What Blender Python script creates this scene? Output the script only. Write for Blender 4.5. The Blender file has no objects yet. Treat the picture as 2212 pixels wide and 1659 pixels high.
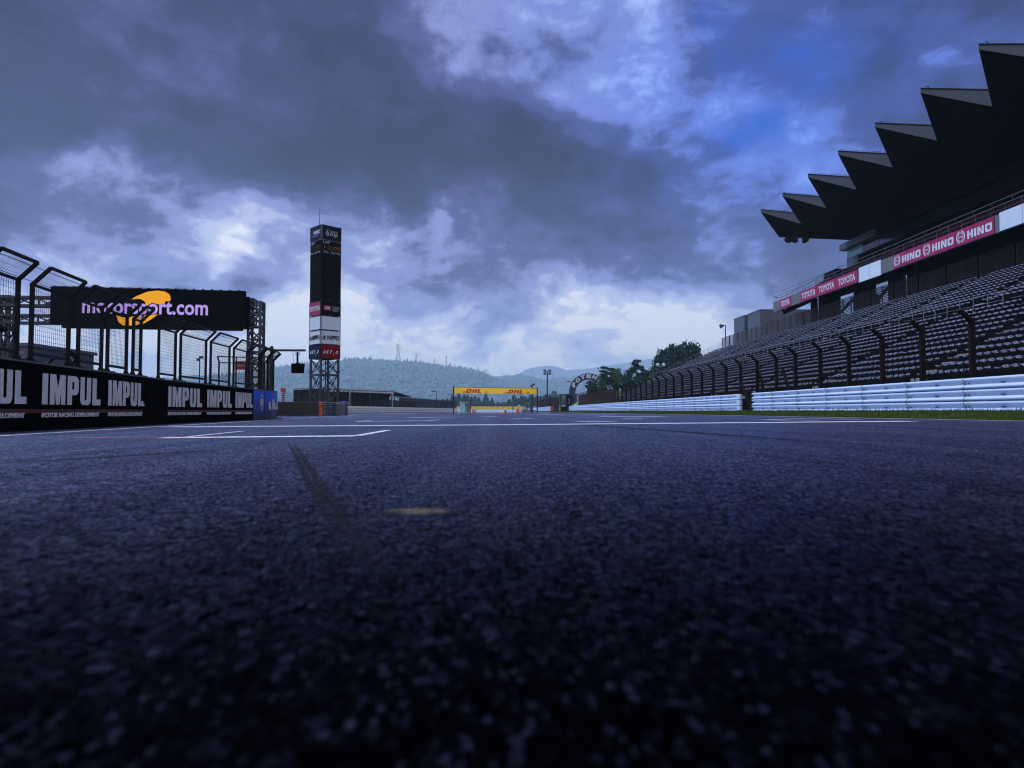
import bpy, bmesh, math, random
from mathutils import Vector, Matrix, Euler
R = math.radians
random.seed(7)
scn = bpy.context.scene
COL = scn.collection

# ------------------------------------------------------------------ camera
F = 1475.0            # focal length in units of a 2212-wide picture (24 mm on 36 mm)
EYE = 0.25
SLOPE = 0.0085        # cross-fall of the track
cam_d = bpy.data.cameras.new('camera')
cam_d.lens = 24.0; cam_d.sensor_width = 36.0
cam_d.clip_start = 0.02; cam_d.clip_end = 20000
cam_d.dof.use_dof = True; cam_d.dof.focus_distance = 30.0; cam_d.dof.aperture_fstop = 3.2
cam = bpy.data.objects.new('camera', cam_d); COL.objects.link(cam)
PITCH = math.atan(58.5 / F); YAW = math.atan(36.0 / F)
cam.location = (0, 0, EYE); cam.rotation_euler = (R(90) + PITCH, 0, -YAW)
scn.camera = cam
ROT = cam.rotation_euler.to_matrix()

def ray(px, py):
    d = ROT @ Vector(((px - 1106) / F, (829.5 - py) / F, -1.0))
    return d.normalized()

# ------------------------------------------------------------------ world: sky with broken overcast
SUN_EL, SUN_AZ = R(56), R(-72)      # azimuth clockwise from +Y: light comes from the left, a little ahead
world = bpy.data.worlds.new('World'); scn.world = world; world.use_nodes = True
wn = world.node_tree.nodes; wl = world.node_tree.links; wn.clear()
def wnode(t, **kw):
    n = wn.new(t)
    for k, v in kw.items(): setattr(n, k, v)
    return n
def wmath(op, a, b=None, clamp=False):
    n = wnode('ShaderNodeMath', operation=op, use_clamp=clamp)
    for i, v in enumerate((a, b)):
        if v is None: continue
        if isinstance(v, (int, float)): n.inputs[i].default_value = v
        else: wl.new(v, n.inputs[i])
    return n.outputs[0]
def wvec(op, a, b):
    n = wnode('ShaderNodeVectorMath', operation=op)
    for i, v in enumerate((a, b)):
        if v is None: continue
        if isinstance(v, (tuple, Vector)): n.inputs[i].default_value = tuple(v)
        else: wl.new(v, n.inputs[i])
    return n
tc = wnode('ShaderNodeTexCoord').outputs['Generated']
dirn = wvec('NORMALIZE', tc, None).outputs['Vector']
sep = wnode('ShaderNodeSeparateXYZ'); wl.new(dirn, sep.inputs[0])
zz = sep.outputs['Z']
zc = wmath('ADD', wmath('MAXIMUM', zz, 0.0), 0.55)
comb = wnode('ShaderNodeCombineXYZ')
wl.new(wmath('DIVIDE', sep.outputs['X'], zc), comb.inputs[0])
wl.new(wmath('DIVIDE', sep.outputs['Y'], zc), comb.inputs[1])
wl.new(zc, comb.inputs[2])
def wnoise(vec, scale, detail, rough=0.55, dist=0.0, off=(0, 0, 0)):
    m = wvec('ADD', vec, off).outputs['Vector']
    n = wnode('ShaderNodeTexNoise'); wl.new(m, n.inputs['Vector'])
    n.inputs['Scale'].default_value = scale; n.inputs['Detail'].default_value = detail
    n.inputs['Roughness'].default_value = rough; n.inputs['Distortion'].default_value = dist
    return n
warp = wnoise(dirn, 2.2, 5, 0.6, 0.0, (3.1, 1.7, 0.4)).outputs['Color']
warp2 = wvec('MULTIPLY', wvec('SUBTRACT', warp, (0.5, 0.5, 0.5)).outputs['Vector'], (0.42, 0.42, 0.34)).outputs['Vector']
wdir = wvec('ADD', dirn, warp2).outputs['Vector']
def blob(px, py, rx, ry, amp):
    c = ray(px, py)
    s = wvec('SUBTRACT', wdir, c).outputs['Vector']
    m = wvec('MULTIPLY', s, (F / rx, F / rx, F / ry)).outputs['Vector']
    l = wnode('ShaderNodeVectorMath', operation='LENGTH'); wl.new(m, l.inputs[0])
    mr = wnode('ShaderNodeMapRange', interpolation_type='SMOOTHERSTEP'); wl.new(l.outputs['Value'], mr.inputs['Value'])
    mr.inputs['From Min'].default_value = 0.0; mr.inputs['From Max'].default_value = 1.0
    mr.inputs['To Min'].default_value = amp; mr.inputs['To Max'].default_value = 0.0
    return mr.outputs['Result']
# brightness by height above the horizon
mr = wnode('ShaderNodeMapRange', interpolation_type='SMOOTHSTEP'); wl.new(zz, mr.inputs['Value'])
mr.inputs['From Min'].default_value = 0.02; mr.inputs['From Max'].default_value = 0.27
mr.inputs['To Min'].default_value = 1.0; mr.inputs['To Max'].default_value = 0.31
b = mr.outputs['Result']
BLOBS = [
    (1010, 90, 260, 200, .36), (1290, 200, 330, 400, .36), (1180, -60, 330, 200, .20), (1560, 60, 330, 260, .16),
    (1650, 400, 330, 260, .24), (1950, 260, 480, 380, .14), (1480, 560, 260, 170, .14), (1110, 230, 180, 160, .10),
    (60, 400, 200, 120, .22), (330, 480, 420, 120, .26), (620, 560, 380, 130, .18), (640, 690, 220, 120, .30),
    (960, 520, 130, 90, .45), (900, 600, 420, 120, .20), (1350, 700, 500, 120, .16), (30, 600, 300, 120, .14),
    (370, 200, 420, 200, .06), (1230, 480, 460, 150, -.16), (850, 400, 560, 170, -.17), (1480, 640, 420, 90, -.12),
    (300, 120, 900, 330, -.12), (1430, 330, 190, 330, -.08), (300, 620, 500, 90, -.12), (1180, 400, 300, 160, -.10),
]
for q in BLOBS:
    b = wmath('ADD', b, blob(*q))
yb_ = wnode('ShaderNodeMapRange', interpolation_type='SMOOTHSTEP'); wl.new(sep.outputs['Y'], yb_.inputs['Value'])
yb_.inputs['From Min'].default_value = .25; yb_.inputs['From Max'].default_value = -.35; yb_.inputs['To Min'].default_value = 0; yb_.inputs['To Max'].default_value = .80
b = wmath('ADD', b, yb_.outputs['Result'])
n1 = wnoise(comb.outputs[0], 1.9, 9, 0.56, 0.25, (1.3, 4.4, 0.0)).outputs['Fac']
n2 = wnoise(comb.outputs[0], 5.2, 10, 0.62, 0.35, (7.3, 2.4, 0.0)).outputs['Fac']
b = wmath('ADD', b, wmath('MULTIPLY', wmath('SUBTRACT', n1, 0.5), 0.75))
n3 = wnoise(comb.outputs[0], 13.0, 9, 0.62, 0.5, (2.3, 9.4, 0.0)).outputs['Fac']
b = wmath('ADD', b, wmath('MULTIPLY', wmath('SUBTRACT', n2, 0.5), 0.92))
b = wmath('ADD', b, wmath('MULTIPLY', wmath('SUBTRACT', n3, 0.5), 0.50))
b = wmath('ADD', wmath('MULTIPLY', b, 1.16), -0.07)
ramp = wnode('ShaderNodeValToRGB'); wl.new(b, ramp.inputs[0])
cr = ramp.color_ramp; cr.interpolation = 'EASE'
stops = [(0.0, (.009, .010, .052)), (.22, (.024, .029, .112)), (.45, (.070, .078, .250)), (.68, (.250, .290, .640)),
         (.86, (.540, .610, .900)), (1.0, (.88, .90, 1.0))]
cr.elements[0].position, cr.elements[0].color = stops[0][0], stops[0][1] + (1,)
cr.elements[1].position, cr.elements[1].color = stops[-1][0], stops[-1][1] + (1,)
for p_, c_ in stops[1:-1]:
    e = cr.elements.new(p_); e.color = c_ + (1,)
cloud_col = ramp.outputs['Color']
# clear blue seen through the holes: the physical sky
skyt = wnode('ShaderNodeTexSky', sky_type='NISHITA'); skyt.sun_disc = False
skyt.sun_elevation = SUN_EL; skyt.sun_rotation = SUN_AZ
skyb = wvec('MULTIPLY', skyt.outputs[0], (0.012, 0.060, 0.135)).outputs['Vector']
hole = None
for q in [(1665, 175, 170, 190, 1.0), (1640, 290, 150, 90, 1.0), (1560, 20, 120, 110, .7), (1225, 30, 70, 90, .6), (1750, 130, 240, 150, .45)]:
    h_ = blob(*q); hole = h_ if hole is None else wmath('ADD', hole, h_)
hole = wmath('MULTIPLY', hole, wmath('ADD', wmath('MULTIPLY', wmath('SUBTRACT', 0.60, n2), 3.2), 0.25, True), True)
mix = wnode('ShaderNodeMix', data_type='RGBA'); wl.new(hole, mix.inputs['Factor'])
wl.new(cloud_col, mix.inputs['A']); wl.new(skyb, mix.inputs['B'])
tint = wmath('ADD', blob(1480, 250, 620, 520, .75), blob(1980, 250, 600, 560, .8), True)
cool = wvec('MULTIPLY', mix.outputs['Result'], (.48, .74, 1.22)).outputs['Vector']
mix2 = wnode('ShaderNodeMix', data_type='RGBA'); wl.new(tint, mix2.inputs['Factor']); wl.new(mix.outputs['Result'], mix2.inputs['A']); wl.new(cool, mix2.inputs['B'])
bg = wnode('ShaderNodeBackground'); wl.new(mix2.outputs['Result'], bg.inputs['Color']); bg.inputs['Strength'].default_value = 1.0
wo = wnode('ShaderNodeOutputWorld'); wl.new(bg.outputs[0], wo.inputs['Surface'])

# ------------------------------------------------------------------ sun behind thin cloud
sun_d = bpy.data.lights.new('sun', 'SUN'); sun_d.energy = 4.2; sun_d.angle = R(12); sun_d.color = (.64, .76, 1.0)
sun = bpy.data.objects.new('sun', sun_d); COL.objects.link(sun)
sd = Vector((math.sin(SUN_AZ) * math.cos(SUN_EL), math.cos(SUN_AZ) * math.cos(SUN_EL), math.sin(SUN_EL)))
sun.rotation_euler = sd.to_track_quat('Z', 'Y').to_euler()
sun.location = sd * 60
vs = scn.view_settings
scn.display_settings.display_device = 'sRGB'
vs.view_transform = 'Standard'; vs.look = 'None'; vs.exposure = 0.0; vs.gamma = 1.0; vs.use_curve_mapping = False
scn.cycles.volume_bounces = 1; scn.cycles.filter_width = 1.15
scn.cycles.transparent_max_bounces = 12; scn.cycles.max_bounces = 5; scn.cycles.diffuse_bounces = 2; scn.cycles.glossy_bounces = 2

# ------------------------------------------------------------------ pixel -> place helpers
def hit(px, py, fn):
    d = ray(px, py)
    return Vector((0, 0, EYE)) + d * fn(d)
def AY(px, py, Y): return hit(px, py, lambda d: Y / d.y)
def AX(px, py, X): return hit(px, py, lambda d: X / d.x)
def gz(x): return SLOPE * max(-12.0, min(9.3, x))
def G(px, py):
    p = hit(px, py, lambda d: EYE / (SLOPE * d.x - d.z))
    if p.x < -12: p = hit(px, py, lambda d: (EYE + .102) / (-d.z))
    elif p.x > 9.3: p = hit(px, py, lambda d: (EYE - .079) / (-d.z))
    return p

# ------------------------------------------------------------------ materials
MATS = {}
def mat(name, col, rough=0.6, metal=0.0, spec=0.5, emit=None, var=0.0, vscale=3.0, bump=0.0, bscale=40.0):
    m = bpy.data.materials.new(name); m.use_nodes = True; MATS[name] = m
    nt = m.node_tree; p = nt.nodes['Principled BSDF']
    p.inputs['Base Color'].default_value = (*col, 1); p.inputs['Roughness'].default_value = rough
    p.inputs['Metallic'].default_value = metal; p.inputs['Specular IOR Level'].default_value = spec
    if emit:
        p.inputs['Emission Color'].default_value = (*emit[0], 1); p.inputs['Emission Strength'].default_value = emit[1]
    if var or bump:
        tcn = nt.nodes.new('ShaderNodeTexCoord')
        if var:
            n = nt.nodes.new('ShaderNodeTexNoise'); n.inputs['Scale'].default_value = vscale; n.inputs['Detail'].default_value = 8
            n.inputs['Roughness'].default_value = .65
            nt.links.new(tcn.outputs['Object'], n.inputs['Vector'])
            mr = nt.nodes.new('ShaderNodeMapRange'); nt.links.new(n.outputs['Fac'], mr.inputs['Value'])
            mr.inputs['From Min'].default_value = .3; mr.inputs['From Max'].default_value = .7
            mr.inputs['To Min'].default_value = 1 - var; mr.inputs['To Max'].default_value = 1 + var
            vm = nt.nodes.new('ShaderNodeVectorMath'); vm.operation = 'SCALE'; vm.inputs[0].default_value = col
            nt.links.new(mr.outputs['Result'], vm.inputs['Scale']); nt.links.new(vm.outputs['Vector'], p.inputs['Base Color'])
        if bump:
            n = nt.nodes.new('ShaderNodeTexNoise'); n.inputs['Scale'].default_value = bscale; n.inputs['Detail'].default_value = 6
            nt.links.new(tcn.outputs['Object'], n.inputs['Vector'])
            bp = nt.nodes.new('ShaderNodeBump'); bp.inputs['Strength'].default_value = bump; bp.inputs['Distance'].default_value = .02
            nt.links.new(n.outputs['Fac'], bp.inputs['Height']); nt.links.new(bp.outputs['Normal'], p.inputs['Normal'])
    return m
M = MATS
mat('black_paint', (.0018, .0018, .003), .9, spec=.03, var=.3, vscale=6)
mat('dark_steel', (.004, .004, .007), .6, .0, spec=.15, var=.3, vscale=20)
mat('rust_steel', (.008, .005, .006), .8, .0, spec=.1, var=.4, vscale=8)
mat('wire', (.010, .011, .018), .6, 0, spec=.2)
mat('galv', (.16, .17, .21), .45, .6, var=.2, vscale=9)
mat('white_left', (.80, .82, .86), .4)  # rail white lightened: sunlight this side lacks is put into the colour
mat('handrail', (.15, .16, .21), .4)
mat('white_rail', (.50, .62, .88), .38, 0, spec=.5, var=.05, vscale=2.5)
mat('bolt', (.02, .02, .03), .5, .5)
mat('concrete', (.10, .11, .13), .85, var=.3, vscale=5, bump=.3)
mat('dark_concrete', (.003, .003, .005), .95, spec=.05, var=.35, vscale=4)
mat('step_concrete', (.24, .26, .32), .9, var=.3, vscale=4)
mat('seat_plastic', (.13, .145, .21), .25, spec=.8, var=.45, vscale=.9)
mat('seat_red', (.16, .05, .07), .45, var=.2, vscale=1.5)
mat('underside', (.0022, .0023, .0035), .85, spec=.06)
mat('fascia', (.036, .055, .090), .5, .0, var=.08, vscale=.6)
mat('roof_top', (.30, .32, .36), .5)
mat('pink_banner', (.26, .005, .080), .55, var=.06, vscale=2)
mat('red_banner', (.17, .003, .010), .8, spec=.08, var=.06)
mat('white_letter', (.50, .54, .64), .6, var=.12, vscale=9)
mat('worn_letter', (.56, .60, .70), .75, var=.25, vscale=22)
mat('silver_letter', (.32, .35, .44), .5)
mat('white_panel', (.52, .60, .74), .5, var=.05, vscale=2)
mat('navy_panel', (.012, .016, .050), .8, spec=.08)
mat('navy_dark', (.006, .010, .022), .8, spec=.05)
mat('black_panel', (.002, .002, .0028), .8, spec=.04)
mat('stripe_red', (.055, .004, .010), .6, var=.3, vscale=20)
mat('lamp_orange', (.05, .02, .0), .5, emit=((1.0, .42, .06), .16))
mat('lamp_dark', (.02, .012, .006), .5, emit=((1.0, .42, .06), .06))
mat('led_yellow', (.02, .01, 0), .6, emit=((1.0, .42, .005), .80))
mat('led_white', (.02, .02, .02), .6, emit=((.50, .34, .92), .85))
mat('yellow_banner', (.95, .58, .006), .5, var=.05, vscale=.6)
mat('dhl_red', (.42, .004, .020), .5)
mat('green_glass', (.12, .38, .40), .1, spec=.8)
mat('glass_dark', (.01, .014, .02), .08, spec=.9)
mat('louvre', (.045, .032, .038), .6, .2)
mat('orange', (.42, .06, .01), .5, var=.1)
mat('tyre_rubber', (.012, .012, .014), .7, bump=.3)
mat('grey_block', (.06, .075, .10), .6, var=.2, vscale=5)
mat('arch_blue', (.006, .014, .09), .5)
mat('grey_metal', (.03, .036, .06), .5, .2)
mat('building_grey', (.065, .08, .12), .8, var=.12, vscale=.6)
mat('building_white', (.42, .46, .55), .7)
mat('bark', (.035, .028, .022), .9)
mat('sign_red', (.45, .01, .02), .5)
mat('blue_lamp', (.02, .05, .4), .3, emit=((.05, .15, 1.0), .6))
mat('car_red', (.22, .02, .03), .3)
mat('car_green', (.03, .06, .05), .4)
mat('cloth_black', (.01, .01, .012), .8)
mat('cloth_blue', (.02, .04, .28), .8)
mat('skin', (.35, .20, .14), .6)
mat('hair', (.01, .008, .007), .7)
mat('green_box', (.01, .10, .06), .5)
mat('horn', (.008, .008, .010), .5)
# the blue wall covering fades to navy towards its foot (printed)
def two_tone(name, top, bot, z0, z1):
    m = mat(name, top, .55); nt = m.node_tree; p = nt.nodes['Principled BSDF']
    g = nt.nodes.new('ShaderNodeNewGeometry'); s = nt.nodes.new('ShaderNodeSeparateXYZ'); nt.links.new(g.outputs['Position'], s.inputs[0])
    r = nt.nodes.new('ShaderNodeMapRange'); nt.links.new(s.outputs['Z'], r.inputs['Value'])
    r.inputs['From Min'].default_value = z0; r.inputs['From Max'].default_value = z1
    x = nt.nodes.new('ShaderNodeMix'); x.data_type = 'RGBA'; nt.links.new(r.outputs['Result'], x.inputs['Factor'])
    x.inputs['A'].default_value = (*bot, 1); x.inputs['B'].default_value = (*top, 1); nt.links.new(x.outputs['Result'], p.inputs['Base Color'])
two_tone('blue_cover', (.010, .085, .80), (.012, .014, .060), .05, .80)

def foliage(name, c1, c2):
    m = mat(name, c1, .75, spec=.2); nt = m.node_tree; p = nt.nodes['Principled BSDF']
    g = nt.nodes.new('ShaderNodeNewGeometry'); n = nt.nodes.new('ShaderNodeTexNoise'); n.inputs['Scale'].default_value = .45
    nt.links.new(g.outputs['Position'], n.inputs['Vector'])
    a = nt.nodes.new('ShaderNodeMath'); a.operation = 'MULTIPLY_ADD'; nt.links.new(g.outputs['Random Per Island'], a.inputs[0])
    a.inputs[1].default_value = .6; nt.links.new(n.outputs['Fac'], a.inputs[2])
    r = nt.nodes.new('ShaderNodeMapRange'); nt.links.new(a.outputs[0], r.inputs['Value'])
    r.inputs['From Min'].default_value = .4; r.inputs['From Max'].default_value = 1.1
    x = nt.nodes.new('ShaderNodeMix'); x.data_type = 'RGBA'; nt.links.new(r.outputs['Result'], x.inputs['Factor'])
    x.inputs['A'].default_value = (*c1, 1); x.inputs['B'].default_value = (*c2, 1); nt.links.new(x.outputs['Result'], p.inputs['Base Color'])
foliage('leaf_dark', (.005, .024, .028), (.018, .056, .052))
foliage('leaf_light', (.030, .075, .035), (.085, .15, .055))
foliage('leaf_far', (.014, .045, .060), (.03, .085, .085))  # teal holds the blue of distance haze, put into the leaf colour
foliage('leaf_hill', (.048, .098, .135), (.085, .145, .170))  # paler, bluer leaves: haze over the far hills put into their colour

# asphalt
def asphalt(nm='asphalt', dark=1.0):
    m = bpy.data.materials.new(nm); m.use_nodes = True; MATS[nm] = m
    nt = m.node_tree; L = nt.links; p = nt.nodes['Principled BSDF']; N = nt.nodes.new
    tcn = N('ShaderNodeTexCoord').outputs['Object']
    def mapping(s):
        v = N('ShaderNodeVectorMath'); v.operation = 'MULTIPLY'; L.new(tcn, v.inputs[0]); v.inputs[1].default_value = s; return v.outputs[0]
    def noise(vec, sc, det=4, ro=.6):
        n = N('ShaderNodeTexNoise'); L.new(vec, n.inputs['Vector']); n.inputs['Scale'].default_value = sc
        n.inputs['Detail'].default_value = det; n.inputs['Roughness'].default_value = ro; return n.outputs['Fac']
    def mp(v, a, b_, c, d):
        r = N('ShaderNodeMapRange'); L.new(v, r.inputs['Value'])
        for k, val in zip(('From Min', 'From Max', 'To Min', 'To Max'), (a, b_, c, d)): r.inputs[k].default_value = val
        return r.outputs['Result']
    def mm(op, a, b_):
        r = N('ShaderNodeMath'); r.operation = op
        for i, v in enumerate((a, b_)):
            if isinstance(v, (int, float)): r.inputs[i].default_value = v
            else: L.new(v, r.inputs[i])
        return r.outputs[0]
    vo = N('ShaderNodeTexVoronoi'); vo.inputs['Scale'].default_value = 165; vo.inputs['Randomness'].default_value = 1
    L.new(mapping((1, .5, 1)), vo.inputs['Vector'])
    sc = N('ShaderNodeSeparateColor'); L.new(vo.outputs['Color'], sc.inputs[0])
    stone = mm('POWER', sc.outputs[0], 18.0)
    vo2 = N('ShaderNodeTexVoronoi'); vo2.inputs['Scale'].default_value = 95; L.new(mapping((1, .5, 1)), vo2.inputs['Vector'])
    sc2 = N('ShaderNodeSeparateColor'); L.new(vo2.outputs['Color'], sc2.inputs[0])
    stone2 = mm('POWER', sc2.outputs[1], 22.0)
    clump = mp(noise(tcn, 14, 5, .7), .35, .68, .45, 1.5)
    patch = mp(noise(tcn, 1.1, 5, .6), .3, .7, .80, 1.2)
    streak = mp(noise(mapping((1.5, .045, 1)), 1.6, 5, .6), .32, .68, .72, 1.42)
    streak2 = mp(noise(mapping((5.0, .06, 1)), 1.3, 3, .6), .3, .7, .88, 1.14)
    k = mm('MULTIPLY', mm('MULTIPLY', clump, patch), mm('MULTIPLY', streak, streak2))
    s_all = mm('ADD', mm('MULTIPLY', stone, .95), mm('MULTIPLY', stone2, .9))
    val = mm('MULTIPLY', mm('ADD', mm('MULTIPLY', s_all, .0095), .0005), mm('MULTIPLY', k, dark))
    hue = N('ShaderNodeMix'); hue.data_type = 'RGBA'; L.new(sc.outputs[1], hue.inputs['Factor'])
    hue.inputs['A'].default_value = (.95, .84, 1.8, 1); hue.inputs['B'].default_value = (.80, 1.0, 1.7, 1)
    cm = N('ShaderNodeVectorMath'); cm.operation = 'SCALE'; L.new(hue.outputs['Result'], cm.inputs[0]); L.new(val, cm.inputs['Scale'])
    L.new(cm.outputs['Vector'], p.inputs['Base Color'])
    L.new(mp(streak, .72, 1.42, .56, .40), p.inputs['Roughness']); p.inputs['Specular IOR Level'].default_value = .16
    STC = G(905, 1103)
    sv = N('ShaderNodeVectorMath'); sv.operation = 'SUBTRACT'; L.new(tcn, sv.inputs[0]); sv.inputs[1].default_value = tuple(STC)
    sv2 = N('ShaderNodeVectorMath'); sv2.operation = 'MULTIPLY'; L.new(sv.outputs[0], sv2.inputs[0]); sv2.inputs[1].default_value = (1 / .085, 1 / .055, 0)
    sl = N('ShaderNodeVectorMath'); sl.operation = 'LENGTH'; L.new(sv2.outputs[0], sl.inputs[0])
    smask = mp(mm('ADD', sl.outputs['Value'], mp(noise(tcn, 28, 4), .3, .7, -.5, .5)), .35, 1.1, .85, 0.0)
    sx_ = N('ShaderNodeMix'); sx_.data_type = 'RGBA'; L.new(smask, sx_.inputs['Factor']); L.new(cm.outputs['Vector'], sx_.inputs['A']); sx_.inputs['B'].default_value = (.10, .080, .028, 1)
    hgt = mm('ADD', mm('MULTIPLY', vo.outputs['Distance'], -.9), mm('MULTIPLY', noise(tcn, 260, 3), .7))
    bp = N('ShaderNodeBump'); bp.inputs['Strength'].default_value = .32; bp.inputs['Distance'].default_value = .004
    L.new(hgt, bp.inputs['Height'])
    df = N('ShaderNodeBsdfDiffuse'); L.new(sx_.outputs['Result'], df.inputs['Color']); L.new(bp.outputs['Normal'], df.inputs['Normal'])
    gl = N('ShaderNodeBsdfGlossy'); gh = N('ShaderNodeMix'); gh.data_type = 'RGBA'; L.new(mp(noise(tcn, 9, 5, .7), .35, .65, 0, 1), gh.inputs['Factor']); gh.inputs['A'].default_value = (.60, .53, .92, 1); gh.inputs['B'].default_value = (.46, .62, .86, 1); L.new(gh.outputs['Result'], gl.inputs['Color']); L.new(mp(streak, .72, 1.42, .46, .34), gl.inputs['Roughness']); L.new(bp.outputs['Normal'], gl.inputs['Normal'])
    lw = N('ShaderNodeLayerWeight'); lw.inputs['Blend'].default_value = .5
    fac = mm('MULTIPLY', mm('POWER', lw.outputs['Facing'], 10.0), mm('MULTIPLY', mm('MULTIPLY', mp(sc.outputs[2], 0, 1, .02, .88), mp(sc2.outputs[2], 0, 1, .30, 1.45)), mp(clump, .45, 1.5, .62, 1.25)))
    mx = N('ShaderNodeMixShader'); L.new(mm('ADD', fac, mm('MULTIPLY', stone, .02)), mx.inputs[0]); L.new(df.outputs[0], mx.inputs[1]); L.new(gl.outputs[0], mx.inputs[2])
    L.new(mx.outputs[0], nt.nodes['Material Output'].inputs['Surface'])
asphalt()
def coverage(name, col, rough, amt):   # thin film lying on the asphalt; 'cover' says how much of it is left
    m = bpy.data.materials.new(name); m.use_nodes = True; MATS[name] = m; nt = m.node_tree; p = nt.nodes['Principled BSDF']; L = nt.links
    p.inputs['Base Color'].default_value = (*col, 1); p.inputs['Roughness'].default_value = rough; p.inputs['Specular IOR Level'].default_value = .15
    at = nt.nodes.new('ShaderNodeAttribute'); at.attribute_name = 'cover'
    tcn = nt.nodes.new('ShaderNodeTexCoord'); n = nt.nodes.new('ShaderNodeTexNoise'); n.inputs['Scale'].default_value = 60; n.inputs['Detail'].default_value = 5; L.new(tcn.outputs['Object'], n.inputs['Vector'])
    r = nt.nodes.new('ShaderNodeMapRange'); L.new(n.outputs['Fac'], r.inputs['Value']); r.inputs['From Min'].default_value = .38; r.inputs['From Max'].default_value = .6; r.inputs['To Min'].default_value = .25; r.inputs['To Max'].default_value = 1.0
    a = nt.nodes.new('ShaderNodeMath'); a.operation = 'MULTIPLY'; L.new(at.outputs['Fac'], a.inputs[0]); L.new(r.outputs['Result'], a.inputs[1])
    b_ = nt.nodes.new('ShaderNodeMath'); b_.operation = 'MULTIPLY'; L.new(a.outputs[0], b_.inputs[0]); b_.inputs[1].default_value = amt
    t = nt.nodes.new('ShaderNodeBsdfTransparent'); x = nt.nodes.new('ShaderNodeMixShader'); L.new(b_.outputs[0], x.inputs[0]); L.new(t.outputs[0], x.inputs[1]); L.new(p.outputs[0], x.inputs[2]); L.new(x.outputs[0], nt.nodes['Material Output'].inputs['Surface'])
coverage('rubber_film', (.003, .003, .005), .8, .95)
coverage('pale_film', (.09, .09, .15), .7, .24)
mat('brown_mesh', (.022, .011, .011), .9, spec=.05, var=.3, vscale=1.2)
mat('pale_run_off', (.24, .26, .36), .8, var=.25, vscale=.15)  # paler than the track: bright far reflection put into the colour
m = bpy.data.materials.new('mirage_film'); m.use_nodes = True; MATS['mirage_film'] = m; nt = m.node_tree  # mirror coat that stands for the heat-mirage reflection
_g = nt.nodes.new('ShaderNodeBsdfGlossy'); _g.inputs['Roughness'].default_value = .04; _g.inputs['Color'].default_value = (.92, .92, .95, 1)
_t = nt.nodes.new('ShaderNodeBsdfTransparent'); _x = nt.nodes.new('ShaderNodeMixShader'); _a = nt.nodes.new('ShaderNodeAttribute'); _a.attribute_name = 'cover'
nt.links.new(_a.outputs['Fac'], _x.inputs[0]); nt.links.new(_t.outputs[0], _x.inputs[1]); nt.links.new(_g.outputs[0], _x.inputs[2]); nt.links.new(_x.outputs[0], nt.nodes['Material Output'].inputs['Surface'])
mat('line_paint', (.52, .52, .60), .6, var=.45, vscale=12)
mat('orange_paint', (.40, .13, .09), .7, var=.4, vscale=14)
mat('yellow_paint', (.055, .045, .014), .8, var=.7, vscale=30)
mat('rubber_mark', (.006, .006, .009), .6, spec=.35)
mat('pale_mark', (.10, .10, .14), .6)
mat('ground', (.02, .022, .022), .9, var=.3, vscale=.3)
mat('grass_base', (.022, .045, .006), .95, var=.4, vscale=2)
def grassmat(name, a, b_):
    m = mat(name, a, .7, spec=.2); nt = m.node_tree; p = nt.nodes['Principled BSDF']
    g = nt.nodes.new('ShaderNodeNewGeometry'); x = nt.nodes.new('ShaderNodeMix'); x.data_type = 'RGBA'
    nt.links.new(g.outputs['Random Per Island'], x.inputs['Factor']); x.inputs['A'].default_value = (*a, 1); x.inputs['B'].default_value = (*b_, 1)
    nt.links.new(x.outputs['Result'], p.inputs['Base Color'])
grassmat('grass_blade', (.018, .036, .002), (.058, .088, .006))
mat('slope_grass', (.12, .22, .04), .9, var=.5, vscale=.25)
mat('dry_slope', (.20, .20, .11), .9, var=.4, vscale=.5)
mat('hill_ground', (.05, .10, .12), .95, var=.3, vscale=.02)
mat('far_mountain', (.12, .18, .24), .95)

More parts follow.
